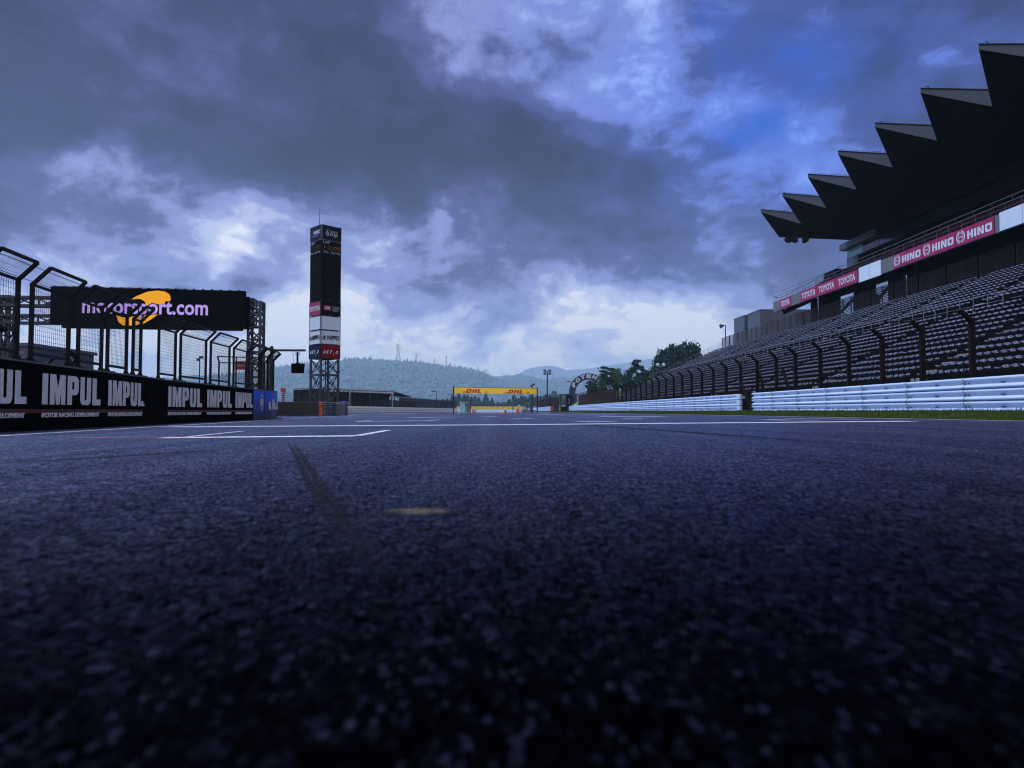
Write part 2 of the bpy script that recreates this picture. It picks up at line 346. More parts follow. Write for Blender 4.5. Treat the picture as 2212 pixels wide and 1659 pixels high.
# ------------------------------------------------------------------ building helpers
def wloc(o):
    v = Vector((0, 0, 0))
    while o is not None: v = v + o.location; o = o.parent
    return v
def tag(o, label=None, cat=None, group=None, kind=None):
    if label: o['label'] = label
    if cat: o['category'] = cat
    if group: o['group'] = group
    if kind: o['kind'] = kind
    return o
def empty(name, loc, label, cat, group=None):
    o = bpy.data.objects.new(name, None); COL.objects.link(o); o.location = loc; o.empty_display_size = .2
    return tag(o, label, cat, group)
class MB:
    def __init__(s): s.v = []; s.f = []; s.mi = []; s.cur = 0
    def add(s, vs_, fs_):
        n = len(s.v); s.v += [tuple(v) for v in vs_]; s.f += [tuple(n + i for i in f) for f in fs_]; s.mi += [s.cur] * len(fs_); return s
    def quad(s, a, b, c, d): return s.add([a, b, c, d], [(0, 1, 2, 3)])
    def box(s, c, size, rz=0.0):
        x, y, z = size[0] / 2, size[1] / 2, size[2] / 2; ca, sa = math.cos(rz), math.sin(rz); V = []
        for dz in (-z, z):
            for dx, dy in ((-x, -y), (x, -y), (x, y), (-x, y)):
                V.append((c[0] + dx * ca - dy * sa, c[1] + dx * sa + dy * ca, c[2] + dz))
        return s.add(V, [(3, 2, 1, 0), (4, 5, 6, 7), (0, 1, 5, 4), (1, 2, 6, 5), (2, 3, 7, 6), (3, 0, 4, 7)])
    def bb(s, x0, x1, y0, y1, z0, z1): return s.box(((x0 + x1) / 2, (y0 + y1) / 2, (z0 + z1) / 2), (abs(x1 - x0), abs(y1 - y0), abs(z1 - z0)))
    def beam(s, p, q, w, h=None, up=(0, 0, 1)):
        p, q = Vector(p), Vector(q); d = (q - p)
        if d.length < 1e-6: return s
        d.normalize(); h = h or w; u = Vector(up)
        if abs(d.dot(u)) > .99: u = Vector((0, 1, 0))
        a = d.cross(u).normalized() * (w / 2); b_ = a.cross(d).normalized() * (h / 2)
        V = [p - a - b_, p + a - b_, p + a + b_, p - a + b_, q - a - b_, q + a - b_, q + a + b_, q - a + b_]
        return s.add(V, [(0, 1, 2, 3), (7, 6, 5, 4), (4, 5, 1, 0), (5, 6, 2, 1), (6, 7, 3, 2), (7, 4, 0, 3)])
    def wire(s, p, q, r):
        p, q = Vector(p), Vector(q); d = (q - p)
        if d.length < 1e-6: return s
        d.normalize(); u = Vector((0, 0, 1)) if abs(d.z) < .9 else Vector((0, 1, 0))
        a = d.cross(u).normalized(); b_ = a.cross(d)
        o = [a * r, (a * -.5 + b_ * .87) * r, (a * -.5 - b_ * .87) * r]
        return s.add([p + k for k in o] + [q + k for k in o], [(0, 1, 4, 3), (1, 2, 5, 4), (2, 0, 3, 5)])
    def tube(s, p, q, r, r2=None, n=10):
        p, q = Vector(p), Vector(q); d = (q - p).normalized(); r2 = r if r2 is None else r2
        u = Vector((0, 0, 1)) if abs(d.z) < .9 else Vector((0, 1, 0)); a = d.cross(u).normalized(); b_ = a.cross(d); V = []
        for c, rr in ((p, r), (q, r2)):
            for i in range(n):
                t = 2 * math.pi * i / n; V.append(c + (a * math.cos(t) + b_ * math.sin(t)) * rr)
        Fs = [(i, (i + 1) % n, n + (i + 1) % n, n + i) for i in range(n)] + [tuple(range(n - 1, -1, -1)), tuple(range(n, 2 * n))]
        return s.add(V, Fs)
    def prism(s, poly, ext):   # poly: list of 3D points, ext: vector
        n = len(poly); e = Vector(ext); V = [Vector(p) for p in poly] + [Vector(p) + e for p in poly]
        return s.add(V, [tuple(range(n)), tuple(range(2 * n - 1, n - 1, -1))] + [(i, n + i, n + (i + 1) % n, (i + 1) % n) for i in range(n)])
    def ball(s, c, r, n=10, m=6, sz=1.0):
        V = [(c[0], c[1], c[2] - r * sz)]
        for j in range(1, m):
            t = math.pi * j / m
            for i in range(n): V.append((c[0] + r * math.sin(t) * math.cos(2 * math.pi * i / n), c[1] + r * math.sin(t) * math.sin(2 * math.pi * i / n), c[2] - r * sz * math.cos(t)))
        V.append((c[0], c[1], c[2] + r * sz)); Fs = [(0, 1 + (i + 1) % n, 1 + i) for i in range(n)]
        for j in range(m - 2):
            for i in range(n): a = 1 + j * n; Fs.append((a + i, a + (i + 1) % n, a + n + (i + 1) % n, a + n + i))
        a = 1 + (m - 2) * n; Fs += [(a + i, a + (i + 1) % n, len(V) - 1) for i in range(n)]
        return s.add(V, Fs)
    def build(s, name, material, parent=None, label=None, smooth=False, loc=None, kind=None, bevel=0):
        me = bpy.data.meshes.new(name); off = wloc(parent) if parent else Vector((0, 0, 0))
        o = bpy.data.objects.new(name, me); COL.objects.link(o)
        if loc is not None: o.location = Vector(loc) - off; off = Vector(loc)
        me.from_pydata([(v[0] - off.x, v[1] - off.y, v[2] - off.z) for v in s.v], [], s.f)
        ms = material if isinstance(material, (list, tuple)) else [material]
        for k in ms: me.materials.append(MATS[k] if isinstance(k, str) else k)
        if len(ms) > 1: me.polygons.foreach_set('material_index', s.mi)
        if smooth: me.polygons.foreach_set('use_smooth', [True] * len(me.polygons))
        bm_ = bmesh.new(); bm_.from_mesh(me); bmesh.ops.recalc_face_normals(bm_, faces=bm_.faces) if not smooth else None
        bm_.to_mesh(me); bm_.free()
        if parent: o.parent = parent
        if label: o['label'] = label
        if kind: o['kind'] = kind
        if bevel:
            b_ = o.modifiers.new('bevel', 'BEVEL'); b_.width = bevel; b_.segments = 2; b_.limit_method = 'ANGLE'
        return o
def copy_tree(o, parent=None):
    c = o.copy(); COL.objects.link(c); c.parent = parent
    for ch in list(o.children): copy_tree(ch, c)
    return c

# lettering: flat solid letters fitted to a box (O lower left corner, U right, V up, w x h metres)
def fit_mesh(me, O, U, V, w, h, shear=0.0, depth=.01, gap=.004):
    xs = [v.co.x for v in me.vertices]; ys = [v.co.y for v in me.vertices]
    x0, x1, y0, y1 = min(xs), max(xs), min(ys), max(ys); U = Vector(U).normalized(); V = Vector(V).normalized(); Nn = U.cross(V)
    z0 = min(v.co.z for v in me.vertices); z1 = max(v.co.z for v in me.vertices)
    out = []
    for v in me.vertices:
        fx = (v.co.x - x0) / (x1 - x0); fy = (v.co.y - y0) / (y1 - y0); fz = (v.co.z - z0) / (z1 - z0 + 1e-9)
        out.append(Vector(O) + U * (fx * w + shear * fy * h) + V * (fy * h) + Nn * (gap + fz * depth))
    return out
def text_to(mb, s, O, U, V, w, h, bold=.02, shear=0.0, depth=.01, gap=.004, res=3, space=1.0):
    cu = bpy.data.curves.new('lettering', 'FONT'); cu.body = s; cu.extrude = .01; cu.offset = bold; cu.resolution_u = res; cu.space_character = space
    o = bpy.data.objects.new('lettering', cu); COL.objects.link(o)
    bpy.context.view_layer.update()
    me = bpy.data.meshes.new_from_object(o.evaluated_get(bpy.context.evaluated_depsgraph_get()))
    vs_ = fit_mesh(me, O, U, V, w, h, shear, depth, gap); mb.add(vs_, [tuple(p.vertices) for p in me.polygons])
    bpy.data.objects.remove(o); bpy.data.curves.remove(cu); bpy.data.meshes.remove(me)
    return mb
def shape_to(mb, loops, O, U, V, sx, sy, depth=.01, gap=.004, shear=0.0):   # loops in local units; holes allowed
    cu = bpy.data.curves.new('shape', 'CURVE'); cu.dimensions = '2D'; cu.fill_mode = 'BOTH'; cu.extrude = .01
    for lp in loops:
        sp = cu.splines.new('POLY'); sp.points.add(len(lp) - 1); sp.use_cyclic_u = True
        for i, (x, y) in enumerate(lp): sp.points[i].co = (x, y, 0, 1)
    o = bpy.data.objects.new('shape', cu); COL.objects.link(o); bpy.context.view_layer.update()
    me = bpy.data.meshes.new_from_object(o.evaluated_get(bpy.context.evaluated_depsgraph_get()))
    U = Vector(U).normalized(); V = Vector(V).normalized(); Nn = U.cross(V); out = []
    for v in me.vertices:
        out.append(Vector(O) + U * (v.co.x * sx + shear * v.co.y * sy) + V * (v.co.y * sy) + Nn * (gap + (0 if v.co.z < 0 else depth)))
    mb.add(out, [tuple(p.vertices) for p in me.polygons])
    bpy.data.objects.remove(o); bpy.data.curves.remove(cu); bpy.data.meshes.remove(me)
    return mb
def ring(cx, cy, rx, ry, n=28, a0=0, a1=360): return [(cx + rx * math.cos(R(a0 + (a1 - a0) * i / (n if a1 - a0 >= 360 else n - 1))), cy + ry * math.sin(R(a0 + (a1 - a0) * i / (n if a1 - a0 >= 360 else n - 1)))) for i in range(n)]
def arcband(cx, cy, r0x, r0y, r1x, r1y, a0, a1, n=14): return ring(cx, cy, r0x, r0y, n, a0, a1) + ring(cx, cy, r1x, r1y, n, a0, a1)[::-1]
HAZE = 0.0002
E0 = EYE
# ------------------------------------------------------------------ ground and track
def ground_z(x, y):
    z = gz(x) - .03
    if x > 9.3:
        t = min(1, (x - 9.3) / 4.6); z = .05 + .17 * t * t * (3 - 2 * t)
    if y > 235: z += min(1.0, (y - 235) / 60) ** 1.3 * 1.15 + max(0, y - 300) * .008
    if x < -30: z -= 0
    # embankment beyond the far end of the stand
    d = max(0, 1 - abs(y - 205) / 70); e = max(0, min(1, (x - 17.5) / 14))
    z += (d * d * (3 - 2 * d)) * (e * e * (3 - 2 * e)) * 6.2
    return z
def sheet(name, xs, ys, zf, m, smooth=True, kind='structure'):
    mb = MB(); V = [(x, y, zf(x, y)) for y in ys for x in xs]; n = len(xs)
    mb.add(V, [(j * n + i, j * n + i + 1, (j + 1) * n + i + 1, (j + 1) * n + i) for j in range(len(ys) - 1) for i in range(n - 1)])
    return mb.build(name, m, smooth=smooth, kind=kind)
xs = [-6000, -2500, -900, -300, -120, -60, -30, -12, 0, 9.3, 9.9, 10.6, 11.4, 12.2, 13, 13.9, 15, 17.5] + [18 + 2 * i for i in range(25)] + [80, 120, 300, 900, 2500, 6000]
ys = [-600, -60, -20, 0, 20, 60, 100] + [130 + 5 * i for i in range(35)] + [310, 330, 360, 400, 500, 700, 1100, 2000, 4000, 9000]
sheet('ground', xs, ys, ground_z, 'ground')
def track_z(x, y):
    z = gz(x)
    if y > 235: z += min(1.0, (y - 235) / 60) ** 1.3 * 1.15 + .0
    return z
sheet('track', [-34, -12, -9, -6, -3, 0, 3, 6, 9.3], [-25, -5, 0, 5, 15, 30, 60, 100, 140, 180, 235], track_z, 'asphalt')
sheet('run_off', [-34, -12, -9, -6, -3, 0, 3, 6, 9.3], [235] + [240 + 6 * i for i in range(10)], track_z, 'pale_run_off')
sheet('grass_strip', [-14, -6, 0, 6, 9], [284, 287, 290, 293], lambda x, y: track_z(x, y) + .03, 'slope_grass')
# far right run-off, also asphalt
def runoff_z(x, y): return ground_z(x, y) + .02
sheet('asphalt_run_off', [9.3, 10.6, 12, 14, 17, 20, 30, 50], [262 + 4 * i for i in range(9)], runoff_z, 'pale_run_off')

def verge_z(x, y): return ground_z(x, y) + .012
sheet('grass_verge', [9.3, 9.9, 10.6, 11.4, 12.2, 13, 13.9, 15.2], [-20, 0, 20, 60, 100, 140, 180, 200], verge_z, 'grass_base')
# grass blades
gb = MB(); rg = random.Random(3)
def blade(x, y, h, w):
    z = ground_z(x, y); a = rg.uniform(0, math.pi); lx, ly = rg.uniform(-.5, .5) * h, rg.uniform(-.5, .5) * h
    dx, dy = math.cos(a) * w, math.sin(a) * w
    gb.add([(x - dx, y - dy, z), (x + dx, y + dy, z), (x + lx, y + ly, z + h)], [(0, 1, 2)])
for k in range(105000):
    u = rg.random(); y = 7 * (175 / 7.0) ** u
    x = 9.35 + 4.9 * rg.random() ** 1.15
    hh = (.035 + .05 * rg.random()) * (.55 if x < 9.8 else 1) ; s = 1 + y / 45
    if y / max(x, 1) < .6: continue
    blade(x, y, hh, .006 * s)
for k in range(6000):   # ragged tufts along the foot of the guardrail
    u = rg.random(); y = 14 * (135 / 14.0) ** u
    blade(rg.uniform(13.9, 14.3), y, rg.uniform(.06, .17) * (1.5 if rg.random() < .05 else 1), .006 * (1 + y / 45))
o = gb.build('grass', 'grass_blade'); tag(o, 'short green grass on the verge between track edge and white guardrail', 'grass', kind='stuff')

# painted lines (sheets 4 mm above the track)
def strip(name, pts, w, m='line_paint', lift=.004, label=None):
    mb = MB(); P = [Vector(p) for p in pts]
    for i in range(len(P) - 1):
        p, q = P[i], P[i + 1]; d = (q - p); d.z = 0; d.normalize(); s = Vector((-d.y, d.x, 0)) * w / 2; V = []
        n = max(1, int((q - p).length / 6)); V = []
        for k in range(n + 1):
            c = p.lerp(q, k / n)
            for sg in (-1, 1): a = c + s * sg; V.append((a.x, a.y, track_z(a.x, a.y) + lift + .0005 * i))
        mb.add(V, [(2 * k, 2 * k + 1, 2 * k + 3, 2 * k + 2) for k in range(n)])
    return mb.build(name, m, kind='structure')
e1, e2 = G(0, 942), G(615, 905.7)
dd = (e2 - e1).normalized()
strip('track_edge_line', [e1 - dd * 6, e2, e2 + dd * 60], .13)
strip('track_edge_line', [(9.0, -5, 0), (9.05, 30, 0), (9.0, 230, 0)], .12)
s0, s1, s2 = G(360, 922.5), G(1106, 917.8), G(1706, 912.6)
strip('start_line', [s0, s1, s2, s2 + (s2 - s1).normalized() * 2.2], .60)
strip('grid_box_line', [G(350, 946.2), G(770, 942.2)], .34)
strip('grid_box_line', [G(771, 942), G(837, 930)], .11, lift=.0046)
strip('grid_box_line', [G(402, 944.5), G(525, 932)], .08, lift=.0046)
strip('orange_grid_line', [G(162, 946.7), G(490, 943.9)], .09, 'orange_paint', .006)
for a, b_, w in [((769, 911), (926, 909.3), .5), ((926, 909.3), (949, 906.8), .10), ((769, 911), (803, 908.5), .10), ((874, 902.8), (983, 901.3), .8),
                 ((815, 894.6), (905, 893.2), 1.5), ((1247.7, 910.8), (1330, 910.6), .5), ((1290, 900.5), (1438, 900.2), .8),
                 ((1640, 906.4), (1770, 909.3), .10), ((1655, 907.6), (1706, 908.4), .25), ((1700, 905.2), (1860, 906.1), .3), ((1345, 904.4), (1388, 904.2), .5),
                 ((1106, 905.2), (1150, 905.0), .6), ((1252, 896.8), (1330, 896.5), 1.2), ((1160, 895.8), (1215, 895.6), 1.5), ((1043, 899.8), (1075, 899.6), 1.0)]:
    strip('grid_box_line', [G(*a), G(*b_)], w, lift=.007)
strip('white_track_line', [G(690, 903.6), G(745, 902.2), G(890, 897.6)], .10)
# tyre marks
def curve_pts(px): return [G(*p) for p in px]
def film(name, pts, w, m, lift, fade=.25):
    P = [Vector(p) for p in pts]; Q = [P[0]]
    for a, b_ in zip(P[:-1], P[1:]):
        n = max(2, int((b_ - a).length / .25)) if (b_ - a).length < 12 else 40
        Q += [a.lerp(b_, k / n) for k in range(1, n + 1)]
    for _ in range(6): Q = [Q[0]] + [(Q[i - 1] + Q[i] * 2 + Q[i + 1]) / 4 for i in range(1, len(Q) - 1)] + [Q[-1]]
    mb = MB(); V = []; cov = []; cs_ = ((-1, 0), (-.55, .8), (0, 1), (.55, .8), (1, 0)); N_ = len(Q) - 1
    for i, c in enumerate(Q):
        d = (Q[min(N_, i + 1)] - Q[max(0, i - 1)]); d.z = 0; d.normalize(); s = Vector((-d.y, d.x, 0)) * w / 2; f = i / N_; e = min(1, f / fade, (1 - f) / fade)
        for k, cv in cs_: a = c + s * k; V.append((a.x, a.y, track_z(a.x, a.y) + lift)); cov.append(cv * e)
    mb.add(V, [(5 * i + k, 5 * i + k + 1, 5 * i + k + 6, 5 * i + k + 5) for i in range(N_) for k in range(4)])
    o = mb.build(name, m, kind='structure', smooth=True); at = o.data.attributes.new('cover', 'FLOAT', 'POINT')
    for i, v in enumerate(cov): at.data[i].value = v
    return o
def curve_pts(px): return [G(*p) for p in px]
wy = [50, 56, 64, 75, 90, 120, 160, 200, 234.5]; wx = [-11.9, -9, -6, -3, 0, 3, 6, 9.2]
o = sheet('mirage_sheet', wx, wy, lambda x, y: gz(x) + .012, 'mirage_film'); at = o.data.attributes.new('cover', 'FLOAT', 'POINT')  # glossy sheet added over the far track to imitate mirage reflections
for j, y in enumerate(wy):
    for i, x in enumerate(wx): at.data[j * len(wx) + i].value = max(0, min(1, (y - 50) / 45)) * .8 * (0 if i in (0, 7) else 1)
film('tyre_mark', curve_pts([(622, 955), (636, 980), (655, 1020), (682, 1075), (708, 1112), (740, 1160)]), .034, 'rubber_film', .002)
film('tyre_mark', curve_pts([(634, 955), (652, 985), (677, 1025), (710, 1075), (745, 1130), (800, 1215), (860, 1290)]), .040, 'rubber_film', .0024)
film('tyre_mark', curve_pts([(0, 1003), (250, 985), (480, 972)]), .16, 'rubber_film', .002)
film('tyre_mark', curve_pts([(983, 901), (1000, 905.5), (1030, 911), (1100, 916), (1170, 917.0)]), .22, 'pale_film', .0055)
film('tyre_mark', curve_pts([(1085, 897), (1110, 903), (1160, 909), (1240, 913.5)]), .3, 'pale_film', .005)
film('tyre_mark', curve_pts([(60, 985), (300, 965), (560, 952), (740, 946)]), .14, 'pale_film', .003)
film('tyre_mark', curve_pts([(440, 1010), (640, 978), (800, 958), (900, 946)]), .16, 'pale_film', .0034)
film('tyre_mark', curve_pts([(1190, 920), (1250, 940), (1330, 975), (1420, 1030)]), .16, 'pale_film', .003)
film('tyre_mark', curve_pts([(1062, 920), (1010, 970), (930, 1050), (800, 1200)]), .26, 'pale_film', .0028)
film('tyre_mark', curve_pts([(1080, 915), (1085, 960), (1090, 1060), (1110, 1240)]), .30, 'pale_film', .003)
film('tyre_mark', curve_pts([(1260, 925), (1480, 955), (1800, 1000), (2212, 1050)]), .15, 'pale_film', .003)
film('tyre_mark', curve_pts([(1220, 915), (1500, 935), (1900, 965)]), .2, 'rubber_film', .0022)
rs = random.Random(5); st = MB()
for k in range(160):   # marbles of rubber and grit lying on the asphalt
    y = 3 + 45 * rs.random() ** 1.4; x = rs.uniform(-.75, .75) * y
    if x < -6 or x > 9: continue
    r_ = rs.uniform(.002, .005); st.box((x, y, gz(x) + r_ * .5), (r_ * 2.2, r_ * 1.6, r_), rs.uniform(0, 3))
tag(st.build('grit', 'rubber_mark'), 'small dark crumbs of rubber scattered over the asphalt', 'debris', kind='stuff')

# ------------------------------------------------------------------ pit wall on the left
WP = [G(0, 934), G(308, 918.4), G(361, 915.6), G(545, 907.9), G(585, 906.3)]
d0 = (WP[1] - WP[0]).normalized(); WP.insert(0, WP[0] - d0 * 7)
# round end turning away to the left
p4 = G(598, 905.2); WP.append(p4)
p_ = Vector(p4); ang = math.atan2((WP[-1] - WP[-2]).y, (WP[-1] - WP[-2]).x)
for k in range(5):
    ang += R(13 + 5 * k); p_ = p_ + Vector((math.cos(ang), math.sin(ang), 0)) * .75; WP.append(Vector(p_))
for k in range(4):
    p_ = p_ + Vector((math.cos(ang), math.sin(ang), 0)) * 1.5; WP.append(Vector(p_))
for p in WP: p.z = 0
WTOP = E0 + .79
def wall_at(px):
    d = ray(px, 888); o_ = Vector((0, 0)); best = None
    for i in range(len(WP) - 1):
        a, b_ = WP[i].xy, WP[i + 1].xy; e = b_ - a
        den = d.x * e.y - d.y * e.x
        if abs(den) < 1e-9: continue
        t = (a.x * e.y - a.y * e.x) / den; s = (a.x * d.y - a.y * d.x) / den
        if t > 0 and -1e-4 <= s <= 1.0001:
            if best is None or t < best[0]: best = (t, i, s)
    if best is None: return wall_at(px - 1.0)
    t, i, s = best; p = WP[i].lerp(WP[i + 1], s); u = (WP[i + 1] - WP[i]).normalized()
    return p, u, t
def zat(px, py, t): return E0 + ray(px, py).z * t * (1 / 1)
def wall_pt(px, py):
    p, u, t = wall_at(px); dr = ray(px, py); hx = math.hypot(dr.x, dr.y); dist = math.hypot(p.x, p.y)
    return Vector((p.x, p.y, E0 + dr.z / hx * dist)), u
def normal(u): return Vector((u.y, -u.x, 0))
WT = .34
def wall_run(mb, pts, z0, z1, th, front=0.0):
    n = len(pts); nr = []
    for i in range(n):
        a = pts[max(0, i - 1)]; b_ = pts[min(n - 1, i + 1)]; nr.append(normal((b_ - a).normalized()))
    V = []
    for p, q in zip(pts, nr):
        f = p + q * front; bk = p + q * (front - th)
        V += [(f.x, f.y, z0), (f.x, f.y, z1), (bk.x, bk.y, z1), (bk.x, bk.y, z0)]
    Fs = []
    for i in range(n - 1):
        a = 4 * i
        for k in range(4): Fs.append((a + k, a + (k + 1) % 4, a + 4 + (k + 1) % 4, a + 4 + k))
    Fs += [(3, 2, 1, 0), tuple(4 * (n - 1) + k for k in range(4))]
    mb.add(V, Fs)
wall = empty('pit_wall', (WP[3].x, WP[3].y, -.1), 'long black pit wall with big white lettering and a blue rounded far end', 'wall')
pB, _ = wall_pt(546.5, 888); iB = 4
mb = MB(); black_pts = WP[:4] + [WP[3].lerp(WP[4], .999)] if False else [p for p in WP[:4]] + [Vector((pB.x, pB.y, 0))]
wall_run(mb, black_pts, -.12, WTOP - .03, WT); mb.build('wall_face', 'black_paint', wall)
mb = MB(); blue_pts = [Vector((pB.x, pB.y, 0))] + WP[5:]
wall_run(mb, blue_pts, -.12, WTOP - .03, WT); mb.build('wall_cover', 'blue_cover', wall, 'blue printed covering fading to navy at its foot')
mb = MB(); wall_run(mb, black_pts + WP[5:], WTOP - .028, WTOP, WT + .02, .01); mb.build('coping', 'concrete', wall)
mb = MB(); wall_run(mb, WP[5:], gz(-9) - .03, gz(-9) + .05, .3, .22); mb.build('kerb', 'concrete', wall)
# vertical seams in the covering
mb = MB()
for px in (143, 308, 361, 470, 546.5, 570.3, 601.5):
    p, u = wall_pt(px, 888); n_ = normal(u)
    mb.beam(p + n_ * .003 + Vector((0, 0, -.1 - p.z)), p + n_ * .003 + Vector((0, 0, WTOP - .035 - p.z)), .012, .012)
mb.build('seam', 'dark_steel', wall)

def glyph_word(mb, letters, O, U, V, w, h):
    # blocky wide letters laid out in one word of total width w
    GL = {
        'I': (.24, [[(0, 0), (.24, 0), (.24, 1), (0, 1)]]),
        'M': (.76, [[(0, 0), (.20, 0), (.20, .62), (.31, 0), (.45, 0), (.56, .62), (.56, 0), (.76, 0), (.76, 1), (.50, 1), (.38, .45), (.26, 1), (0, 1)]]),
        'P': (.60, [[(0, 0), (.23, 0), (.23, .34), (.44, .34), (.54, .39), (.60, .50), (.60, .84), (.54, .95), (.44, 1), (0, 1)],
                    [(.23, .53), (.33, .53), (.37, .57), (.37, .77), (.33, .81), (.23, .81)]]),
        'U': (.60, [[(.14, 0), (.46, 0), (.56, .06), (.60, .18), (.60, 1), (.38, 1), (.38, .22), (.34, .16), (.26, .16), (.22, .22), (.22, 1), (0, 1), (0, .18), (.04, .06)]]),
        'L': (.50, [[(0, 0), (.50, 0), (.50, .22), (.23, .22), (.23, 1), (0, 1)]]),
        'H': (.60, [[(0, 0), (.22, 0), (.22, .40), (.40, .40), (.40, 0), (.62, 0), (.62, 1), (.40, 1), (.40, .62), (.22, .62), (.22, 1), (0, 1)]]),
        'N': (.66, [[(0, 0), (.21, 0), (.21, .60), (.45, 0), (.66, 0), (.66, 1), (.45, 1), (.45, .42), (.22, 1), (0, 1)]]),
        'O': (.70, [[(.12, 0), (.58, 0), (.70, .12), (.70, .88), (.58, 1), (.12, 1), (0, .88), (0, .12)], [(.22, .26), (.22, .74), (.48, .74), (.48, .26)]]),
        'D': (.66, [[(0, 0), (.48, 0), (.62, .10), (.66, .25), (.66, .75), (.62, .9), (.50, 1), (0, 1)], [(.20, .28), (.42, .28), (.44, .34), (.44, .66), (.42, .72), (.20, .72)]]),
    }
    gap = .13; tot = sum(GL[c][0] for c in letters) + gap * (len(letters) - 1); sx = w / tot; x = 0; U = Vector(U)
    for c in letters:
        gw, loops = GL[c]; shape_to(mb, loops, Vector(O) + U * (x * sx), U, V, sx, h); x += gw + gap
Z = Vector((0, 0, 1))
ztop = E0 + .62; zbot = E0 + .11
for (xa, xb) in [(-95, 53.5), (88.6, 214.3), (232, 307), (362, 434.8), (446.3, 499), (507.7, 544.3)]:
    pa, u = wall_pt(max(xa, 0), 888) if xa >= 0 else (None, None)
    pb, ub = wall_pt(xb, 888)
    if xa < 0: pa = pb - ub * (wall_pt(214.3, 888)[0] - wall_pt(88.6, 888)[0]).length * .93
    u = (pb - pa); w = u.length; u.normalize(); n_ = normal(u)
    O = Vector((pa.x, pa.y, zbot)) + n_ * .004
    mb = MB(); glyph_word(mb, 'IMPUL', O, u, Z, w, ztop - zbot)
    if xa == 232:
        shape_to(mb, [[(0, 0), (.05, 0), (.05, .06), (0, .06)]], O + u * (w * 1.012), u, Z, 1, 1)
    mb.build('wall_lettering', 'worn_letter', wall)
    mb = MB(); text_to(mb, 'MOTOR RACING DEVELOPMENT', Vector((pa.x, pa.y, E0 - .105)) + n_ * .004, u, Z, w * .985, .078, bold=.015)
    mb.build('small_lettering', 'worn_letter', wall)
for a, b_ in ((0, 308), (361.5, 545.5)):
    pa, u = wall_pt(a, 888); pb, _ = wall_pt(b_, 888)
    if a == 0: pa = pa - (pb - pa).normalized() * 4
    u = (pb - pa).normalized(); n_ = normal(u); mb = MB()
    mb.beam(Vector((pa.x, pa.y, E0 + .0)) + n_ * .001, Vector((pb.x, pb.y, E0 + .0)) + n_ * .001, .006, .065)
    mb.build('red_stripe', 'stripe_red', wall)
# blue end: round emblem and slogan
pa, u = wall_pt(561.3, 888); pb, _ = wall_pt(567.8, 888); w = (pb - pa).length; u = (pb - pa).normalized(); n_ = normal(u)
hh = .60; O = Vector((pa.x, pa.y, E0 + .02)) + n_ * .006
mb = MB(); shape_to(mb, [ring(.5, .5, .5, .5, 32), ring(.5, .5, .43, .43, 32)], O, u, Z, w, hh)
text_to(mb, 'ZF', O + u * (w * .17) + Z * (hh * .30), u, Z, w * .66, hh * .40, bold=.06); mb.build('emblem', 'white_letter', wall)
for wd_, xa, xb, lo_, hi_ in (('see.', 577.6, 583.4, .05, .30), ('think.', 585.2, 592.4, .05, .42), ('act.', 593.2, 598.8, .05, .36)):
    pa, u = wall_pt(xa, 888); pb, _ = wall_pt(xb, 888); w = (pb - pa).length; u = (pb - pa).normalized(); n_ = normal(u)
    mb = MB(); text_to(mb, wd_, Vector((pa.x, pa.y, E0 + lo_)) + n_ * .035, u, Z, w, hi_, bold=.045); mb.build('slogan', 'white_letter', wall)

# debris fence standing on the pit wall
wf = empty('debris_fence', (WP[3].x, WP[3].y, WTOP), 'black debris fence of angled frames with fine square mesh on top of the pit wall', 'fence')
ZB = E0 + 2.06; ZT = ZB + .28; ARM = .27
def fpost(p, n_, mb):
    b0 = Vector((p.x, p.y, WTOP)); b1 = Vector((p.x, p.y, ZB)); b2 = b1 + n_ * ARM + Z * (ZT - ZB)
    mb.beam(b0, b1 + Z * .02, .056, .056, n_); mb.beam(b1, b2, .052, .052, n_)
    mb.box((p.x, p.y, WTOP + .012), (.22, .22, .024))
    for s in (-.085, .085): mb.tube((p.x, p.y + s, WTOP + .02), (p.x, p.y + s, WTOP + .07), .012, n=6)
    return b0, b1, b2
panels = [(-90, -40), (-28, 54), (84.3, 163), (184, 233), (246, 286), (300, 316), (354, 389), (400, 454), (464, 504), (513, 541), (546, 567), (571, 585), (588, 596)]
for (xa, xb) in panels:
    pts = []
    for x in (xa, xb):
        p, u = wall_pt(x, 888) ; n_ = normal(u); p = p - n_ * .15; p.z = 0; mb = MB(); pts.append((fpost(p, n_, mb), n_)); mb.build('post', 'dark_steel', wf)
    (a0, a1, a2), na = pts[0]; (c0, c1, c2), nc = pts[1]
    lo = Z * .14; mb = MB()
    mb.beam(a0 + lo, c0 + lo, .04, .05); mb.beam(a1, c1, .04, .04); mb.beam(a2, c2, .045, .045)
    L = (c0 - a0).length; nv = max(2, int(L / .062)); 
    for k in range(1, nv):
        t = k / nv; mb.wire(a0.lerp(c0, t) + lo, a1.lerp(c1, t), .0031); mb.wire(a1.lerp(c1, t), a2.lerp(c2, t), .0026)
    for k in range(1, 14): z = k / 14; mb.wire((a0 + lo).lerp(a1, z), (c0 + lo).lerp(c1, z), .0029)
    for k in range(1, 4): z = k / 4; mb.wire(a1.lerp(a2, z), c1.lerp(c2, z), .0026)
    mb.build('mesh_panel', 'wire', wf)
